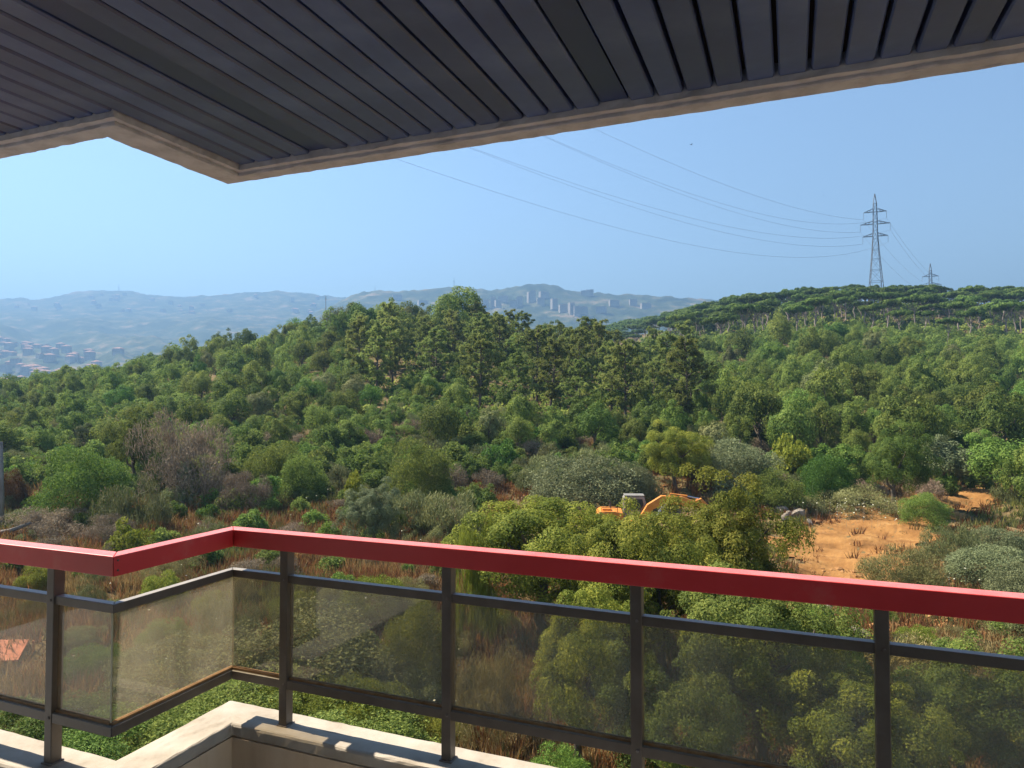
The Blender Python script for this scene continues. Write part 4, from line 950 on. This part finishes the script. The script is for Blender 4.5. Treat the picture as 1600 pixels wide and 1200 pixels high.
# ------------------------------------------------------------------ concrete wall, pipe rail, pole, log, sheet
m_cwall = surf("weathered_concrete", [(.3, (.30, .27, .23)), (.7, (.46, .42, .37))], 1.5, .9, .4, .02, .1)
for px0, px1, D, yt, lab in ((1446, 1468, 96, 694, "short stub of low concrete wall behind the olive tree at right"), (1480, 1515, 98, 699, "longer low concrete wall beneath the pipe railing at right")):
    p0, p1 = gnd(px0, D), gnd(px1, D + 1); zt = at((px0 + px1) / 2, yt, D).z
    mb = MB(); zb = min(p0.z, p1.z) - .6
    v = []
    for p in (p0, p1):
        for dy in (0, .45):
            v += [Vector((p.x, p.y + dy, zb)), Vector((p.x, p.y + dy, zt))]
    mb.add(v, [(0, 4, 5, 1), (2, 3, 7, 6), (1, 5, 7, 3), (0, 1, 3, 2), (4, 6, 7, 5), (0, 2, 6, 4)])
    o = mb.build("concrete_wall", m_cwall, None, .03); tag(o, lab, "wall")
pr_ = empty("pipe_railing", gnd(1495, 100)); tag(pr_, "thin grey pipe railing on posts in front of the trees at right", "railing"); bpy.context.view_layer.update()
m_pipe = surf("galvanised_pipe", [(.3, (.16, .16, .155)), (.7, (.24, .24, .235))], 4, .5, .1, .003, metal=.4)
za = at(1455, 678, 100).z; pts = [Vector(((px - 800) / F_PX * 100, 100, za)) for px in np.linspace(1452, 1538, 6)]
t_ = MB(); t_.tube(pts, .07, 8); child(t_.build("pipe", m_pipe), pr_)
for px in (1455, 1485, 1515, 1537):
    p = Vector(((px - 800) / F_PX * 100, 100, za)); t_ = MB(); t_.tube([p, Vector((p.x, p.y, gnd(px, 100).z - .2))], .06, 8); child(t_.build("post", m_pipe), pr_)
m_pole = surf("weathered_pole", [(.3, (.12, .11, .10)), (.7, (.24, .22, .20))], 3, .9, .5, .02, .1, vec=(4, 4, .4))
p = gnd(7, 48); t_ = MB(); t_.tube([p - Vector((0, 0, .3)), p + Vector((-.05, 0, 2.4)), Vector((at(1, 690, 48).x, 48, at(1, 690, 48).z))], [.17, .15, .12], 10)
tag(t_.build("wooden_pole", m_pole, None, 0, True), "grey leaning wooden pole at the left edge of the view", "pole")
p = gnd(12, 44); t_ = MB(); t_.tube([p + Vector((-.9, 0, .25)), p + Vector((.2, .2, .45)), p + Vector((1.3, .5, .9))], [.16, .14, .08], 9); tag(t_.build("fallen_log", m_pole, None, 0, True), "grey fallen branch lying beside the foot of the wooden pole", "log")
m_sheet = surf("rust_red_sheet", [(.3, (.38, .085, .035)), (.7, (.50, .14, .07))], 2, .7, .2, .006)
sh = [at(-40, 1000, 27), at(45, 999, 27), at(28, 1031, 25.6), at(-40, 1034, 25.6)]
t_ = MB(); t_.add(sh + [p - Vector((0, 0, .06)) for p in sh], [(0, 1, 2, 3), (7, 6, 5, 4), (0, 4, 5, 1), (1, 5, 6, 2), (2, 6, 7, 3), (3, 7, 4, 0)])
for p in sh:
    q = p.copy(); q.x = p.x * .99; t_.bar(q - Vector((0, 0, .05)), Vector((q.x, q.y, float(tz(q.x, q.y)) - .1)), .06)
tag(t_.build("metal_sheet", m_sheet), "flat rust red metal sheet seen through the leftmost glass pane", "metal sheet")

# ------------------------------------------------------------------ pylons, power lines, masts
m_steel = surf("galvanised_lattice", [(.3, (.06, .068, .078)), (.7, (.10, .11, .12))], .3, .6, 0, metal=.3)
m_ins = surf("glass_insulators", [(.3, (.12, .14, .15)), (.7, (.2, .22, .23))], 2, .3, 0)
PD = 330; PB = gnd(1371.5, PD); PTOP = at(1371.5, 303, PD).z; PH = PTOP - PB.z
def zpx(y): return at(1371.5, y, PD).z - PB.z
levels = [(0, 3.5), (zpx(440), 2.6), (zpx(422), 2.15), (zpx(405), 1.75), (zpx(390), 1.4), (zpx(373), 1.1), (zpx(360), .95), (zpx(347), .88), (zpx(331), .8), (zpx(318), .7), (PH, .1)]
MS = {}
for k, (sx, sy) in enumerate(((1, 1), (1, -1), (-1, -1), (-1, 1))):
    t_ = MB()
    for (z0, w0), (z1, w1) in zip(levels[:-1], levels[1:]): t_.bar((sx * w0, sy * w0, z0), (sx * w1, sy * w1, z1), .19 if z0 < zpx(373) else .15)
    MS["leg", k] = t_.mesh("leg")
t_ = MB()
for i, ((z0, w0), (z1, w1)) in enumerate(zip(levels[:-1], levels[1:])):
    c = [(1, 1), (1, -1), (-1, -1), (-1, 1)]
    for k in range(4):
        a_, b_ = c[k], c[(k + 1) % 4]
        nsub = 1
        for s_ in range(nsub):
            za_, zb_ = z0 + (z1 - z0) * s_ / nsub, z0 + (z1 - z0) * (s_ + 1) / nsub; wa, wb = w0 + (w1 - w0) * s_ / nsub, w0 + (w1 - w0) * (s_ + 1) / nsub
            t_.bar((a_[0] * wa, a_[1] * wa, za_), (b_[0] * wb, b_[1] * wb, zb_), .085); t_.bar((b_[0] * wa, b_[1] * wa, za_), (a_[0] * wb, a_[1] * wb, zb_), .085)
        t_.bar((a_[0] * w1, a_[1] * w1, z1), (b_[0] * w1, b_[1] * w1, z1), .14)
MS["bracing"] = t_.mesh("bracing")
ARMS = [(zpx(331), 4.9), (zpx(350), 6.4), (zpx(369), 5.4)]
for i, (z, L) in enumerate(ARMS):
    t_ = MB()
    for s_ in (-1, 1):
        for sy in (-1, 1):
            t_.bar((s_ * .9, sy * .9, z), (s_ * L, 0, z - .1), .18); t_.bar((s_ * .85, sy * .85, z + 1.5), (s_ * L, 0, z), .15)
            for u in (.35, .65):
                t_.bar((s_ * (1.2 + (L - 1.2) * u), sy * 1.2 * (1 - u), z), (s_ * (1.15 + (L - 1.15) * (u - .2)), sy * 1.1 * (1.2 - u), z + 1.6 * (1.2 - u)), .11)
        t_.bar((s_ * 1.2, -1.2, z), (s_ * (1.2 + (L - 1.2) * .5), .6, z), .1)
    MS["arm", i] = t_.mesh("cross_arm")
t_ = MB()
for k in range(9): t_.tube([(0, 0, -.35 * k - .1), (0, 0, -.35 * k - .38)], [.11, .05], 8)
MS["ins"] = t_.mesh("insulator")
LINE_AZ = math.atan2(-38 - PB.x, 70 - PB.y)
def pylon(loc, rz, label):
    o = empty("pylon", loc, rz); tag(o, label, "pylon", "lattice power line pylons on the ridge")
    for k in range(4): link("leg", MS["leg", k], None, o)
    link("bracing", MS["bracing"], None, o)
    for i, (z, L) in enumerate(ARMS):
        link("cross_arm", MS["arm", i], None, o)
        for s_ in (-1, 1): q = link("insulator", MS["ins"], None, o); q.location = (s_ * L, 0, z - .1)
    return o
for k_, me in MS.items(): me.materials.append(m_ins if k_ == "ins" else m_steel)
py1 = pylon(PB, math.radians(-20), "tall lattice pylon rising from the stone pine ridge at right")
P2b = Vector(((1457 - 800) / F_PX * 470, 470, at(1457, 412, 470).z - PH)); py2 = pylon(P2b, math.radians(-20), "smaller distant pylon whose top shows over the ridge further right")
m_wire = surf("aluminium_cable", [(.3, (.16, .17, .18)), (.7, (.2, .21, .22))], .1, .6, 0)
ca, sa = math.cos(math.radians(-20)), math.sin(math.radians(-20))
def tip(base, s_, i): z, L = ARMS[i]; return Vector((base.x + s_ * L * ca, base.y + s_ * L * sa, base.z + z - 3.4))
E0 = Vector((-45, 75, 0)); dirp = (E0 - PB); dirp.z = 0; dirp.normalize(); side = Vector((dirp.y, -dirp.x, 0))
obs = [(-1, 0, (935, 204), (1080, 268), "highest power cable running from the pylon to the roof edge"), (1, 0, (857, 215), (1080, 303), "second power cable, from the pylon's top right arm"), (-1, 1, (858, 217), (1080, 309), "third power cable, from the pylon's middle left arm"),
       (1, 1, (737, 231), (1000, 319), "fourth power cable, from the pylon's middle right arm"), (-1, 2, (738, 233), (1000, 327), "fifth power cable, from the pylon's lowest left arm"), (1, 2, (627, 251), (1000, 365), "lowest power cable crossing the sky to the roof edge")]
for s_, i, o1, o2, lab in obs:
    T = tip(PB, s_, i); E = E0 + side * (s_ * -5.0 if side.dot(Vector((ca, sa, 0))) < 0 else s_ * 5.0)
    def par_at(px, py):
        r_ = ray(px, py); dx, dy = E.x - T.x, E.y - T.y
        t = (r_.x * T.y - T.x) / (dx - r_.x * dy); D = T.y + t * dy; return t, H + r_.z * D
    (t1_, z1_), (t2_, z2_) = par_at(*o1), par_at(*o2)
    cf = np.linalg.solve(np.array([[t1_, t1_ ** 2], [t2_, t2_ ** 2]]), np.array([z1_ - T.z, z2_ - T.z]))
    pts = [Vector((T.x + (E.x - T.x) * t, T.y + (E.y - T.y) * t, T.z + cf[0] * t + cf[1] * t * t)) for t in np.linspace(0, 1.0, 60)]
    rad = [max(.018, .00012 * p.length) for p in pts]
    t_ = MB(); t_.tube(pts, rad, 5); tag(t_.build("power_cable", m_wire), lab, "cable", "power cables running to the pylon")
for s_ in (-1, 1):
    for i in range(2):
        a_, b_ = tip(PB, s_, i), tip(P2b, s_, i); pts = [a_.lerp(b_, t) - Vector((0, 0, 9 * 4 * t * (1 - t) * .35)) for t in np.linspace(0, 1, 20)]
        t_ = MB(); t_.tube(pts, .035, 5); tag(t_.build("power_cable", m_wire), "faint power cable sagging from the tall pylon to the distant one", "cable", "cables between the two pylons")
def mast(base, h, w, lab):
    o = empty("antenna_mast", base); tag(o, lab, "mast", "antenna masts on the far hills")
    t_ = MB()
    for k in range(3):
        a_ = k * 2.094; t_.bar((math.cos(a_) * w, math.sin(a_) * w, -4), (math.cos(a_) * w * .5, math.sin(a_) * w * .5, h * .75), w * .35)
    nn = 9
    for k in range(nn):
        z0, z1 = h * .75 * k / nn, h * .75 * (k + 1) / nn
        for j in range(3):
            a_, b_ = j * 2.094, (j + 1) * 2.094; w0 = w * (1 - .5 * k / nn); w1 = w * (1 - .5 * (k + 1) / nn)
            t_.bar((math.cos(a_) * w0, math.sin(a_) * w0, z0), (math.cos(b_) * w1, math.sin(b_) * w1, z1), w * .2)
    t_.build("lattice", m_steel, o)
    t_ = MB(); t_.tube([(0, 0, h * .74), (0, 0, h)], [w * .3, w * .15], 6); t_.build("aerial", m_steel, o)
for px, ytop, zf_, D, w, lab in ((183, 443, Z_LEFT, 3780, 2.2, "thin antenna mast on the highest point of the far left ridge"), (585, 445, Z_MID, 2580, 1.0, "short antenna mast at the left end of the town hill"), (709, 433, Z_MID, 2580, 1.6, "tallest antenna mast on the town hill"),):
    bse = zf_(px, D); mast(bse, at(px, ytop, D).z - bse.z, w, lab)
bse = gnd(508, 175); hh = at(508, 463, 175).z - bse.z; t_ = MB(); t_.tube([(0, 0, -.3), (0, 0, hh)], [.11, .06], 7); t_.bar((-.35, 0, hh - .7), (.35, 0, hh - .7), .07)
o = t_.build("utility_pole", m_pole); o.location = bse; tag(o, "dark thin pole rising above the trees on the left crest", "pole")

# ------------------------------------------------------------------ far houses
m_hw = surf("house_render", [(.3, (.22, .19, .16)), (.7, (.32, .285, .25))], .05, .9, 0)
m_hr = surf("clay_roof", [(.3, (.30, .135, .08)), (.7, (.38, .20, .13))], .08, .9, 0)
m_dk = surf("dark_openings", [(.3, (.05, .05, .055)), (.7, (.09, .09, .095))], .2, .5, 0)
def house_meshes(w, d, h, roof, seed):
    rn = random.Random(seed); wall = MB(); wall.box((0, 0, h / 2 - 4), (w, d, h + 8)); win = MB()
    for fl in range(max(1, int(h / 3.2))):
        for k in range(int(w / 3.6)):
            win.box((-w / 2 + 1.8 + k * 3.6, -d / 2, 1.9 + fl * 3.2), (1.5, .3, 1.6))
    rf = MB()
    if roof:
        o_ = .7; v = [(-w / 2 - o_, -d / 2 - o_, h), (w / 2 + o_, -d / 2 - o_, h), (w / 2 + o_, d / 2 + o_, h), (-w / 2 - o_, d / 2 + o_, h), (-w * .2, 0, h + d * .27), (w * .2, 0, h + d * .27)]
        rf.add([Vector(p) for p in v], [(0, 1, 5, 4), (2, 3, 4, 5), (1, 2, 5), (3, 0, 4), (3, 2, 1, 0)])
    else: rf.box((0, 0, h + .4), (w + .4, d + .4, .8)); rf.box((w * .2, 0, h + 1.8), (w * .25, d * .4, 2.4))
    return wall.mesh("wall"), win.mesh("window_row"), rf.mesh("roof")
HM = [house_meshes(rw, rd, rh, ro, i) for i, (rw, rd, rh, ro) in enumerate([(18, 12, 7, 1), (24, 13, 10, 1), (14, 12, 7, 1), (22, 14, 13, 1), (20, 14, 10, 0)])]
TM = [house_meshes(rw, rd, rh, 0, 9 + i) for i, (rw, rd, rh) in enumerate([(20, 16, 27), (17, 15, 34), (26, 16, 20), (34, 16, 14)])]
for a_, b_, c_ in HM: a_.materials.append(m_hw); b_.materials.append(m_dk); c_.materials.append(m_hr)
for a_, b_, c_ in TM: a_.materials.append(m_hw); b_.materials.append(m_dk); c_.materials.append(m_hw)
def house(name, ms, loc, rz, lab, cat, gr):
    o = empty(name, loc, rz); tag(o, lab, cat, gr)
    for nm, me in zip(("wall", "windows", "roof"), ms): tag(link(nm, me, None, o), kind="stuff" if nm == "windows" else None)
rng = np.random.default_rng(21)
for i in range(105):
    if i < 62: px, D = abs(rng.normal(0, 70)) - 6, rng.uniform(1250, 2150)
    elif i < 70: px, D = rng.normal(140, 18), rng.uniform(1500, 1750)
    else: px, D = rng.uniform(20, 520), rng.uniform(3050, 3700)
    house("house", HM[int(rng.integers(5))], Z_LEFT(px, D), rng.uniform(-.6, .6), "red roofed house in the hazy village across the valley" if D < 2500 else "pale house on the far ridge beyond the valley", "house", "houses in the valley village" if D < 2500 else "houses on the far ridge")
for i, (px, D, k) in enumerate([(752, 2300, 2), (759, 2320, 0), (770, 2330, 1), (778, 2310, 0), (803, 2340, 2), (812, 2350, 0), (828, 2400, 1), (833, 2390, 1), (845, 2360, 2), (866, 2300, 0), (880, 2250, 2), (893, 2220, 1), (902, 2200, 0), (912, 2230, 2), (786, 2420, 3), (850, 2450, 3), (915, 2545, 3), (922, 2550, 2), (735, 2430, 3), (700, 2460, 3), (660, 2400, 3), (960, 2380, 3), (990, 2400, 2), (940, 2300, 3), (620, 2450, 3), (1010, 2350, 3)]):
    house("apartment_block", TM[k], Z_MID(px, D), rng.uniform(-.5, .5), "pale apartment block among trees on the town hill", "building", "apartment blocks on the town hill")

# ------------------------------------------------------------------ birds
m_bird = surf("dark_plumage", [(.3, (.02, .018, .016)), (.7, (.04, .036, .033))], 20, .8, 0)
def bird(loc, s_, rz, lab):
    o = empty("bird", loc, rz); o.scale = (s_, s_, s_); tag(o, lab, "bird", "birds in the sky")
    t_ = MB(); t_.tube([(-.5, 0, 0), (-.3, 0, .02), (0, 0, 0), (.3, 0, .02), (.42, 0, .05), (.52, 0, .03)], [.03, .09, .13, .08, .07, .01], 8); t_.add([Vector(p) for p in ((-.45, .03, 0), (-.45, -.03, 0), (-.8, -.12, 0), (-.8, .12, 0), (-.45, 0, .03))], [(0, 1, 2, 3), (4, 1, 0), (4, 2, 1), (4, 3, 2), (4, 0, 3)]); t_.build("body", m_bird, o, 0, True)
    for sy in (-1, 1):
        t_ = MB(); t_.add([Vector(p) for p in ((.18, sy * .08, .03), (-.18, sy * .08, .02), (-.2, sy * .5, .22), (-.1, sy * .95, .25), (.12, sy * .55, .25), (0, sy * .4, .19))], [(0, 1, 5), (1, 2, 5), (5, 2, 4), (2, 3, 4), (0, 5, 4)]); t_.build("wing", m_bird, o)
bird(at(1080, 226, 60), .2, .6, "larger dark bird flying high above the ridge")
bird(at(1287, 305, 130), .17, 2.0, "tiny dark bird left of the pylon top")
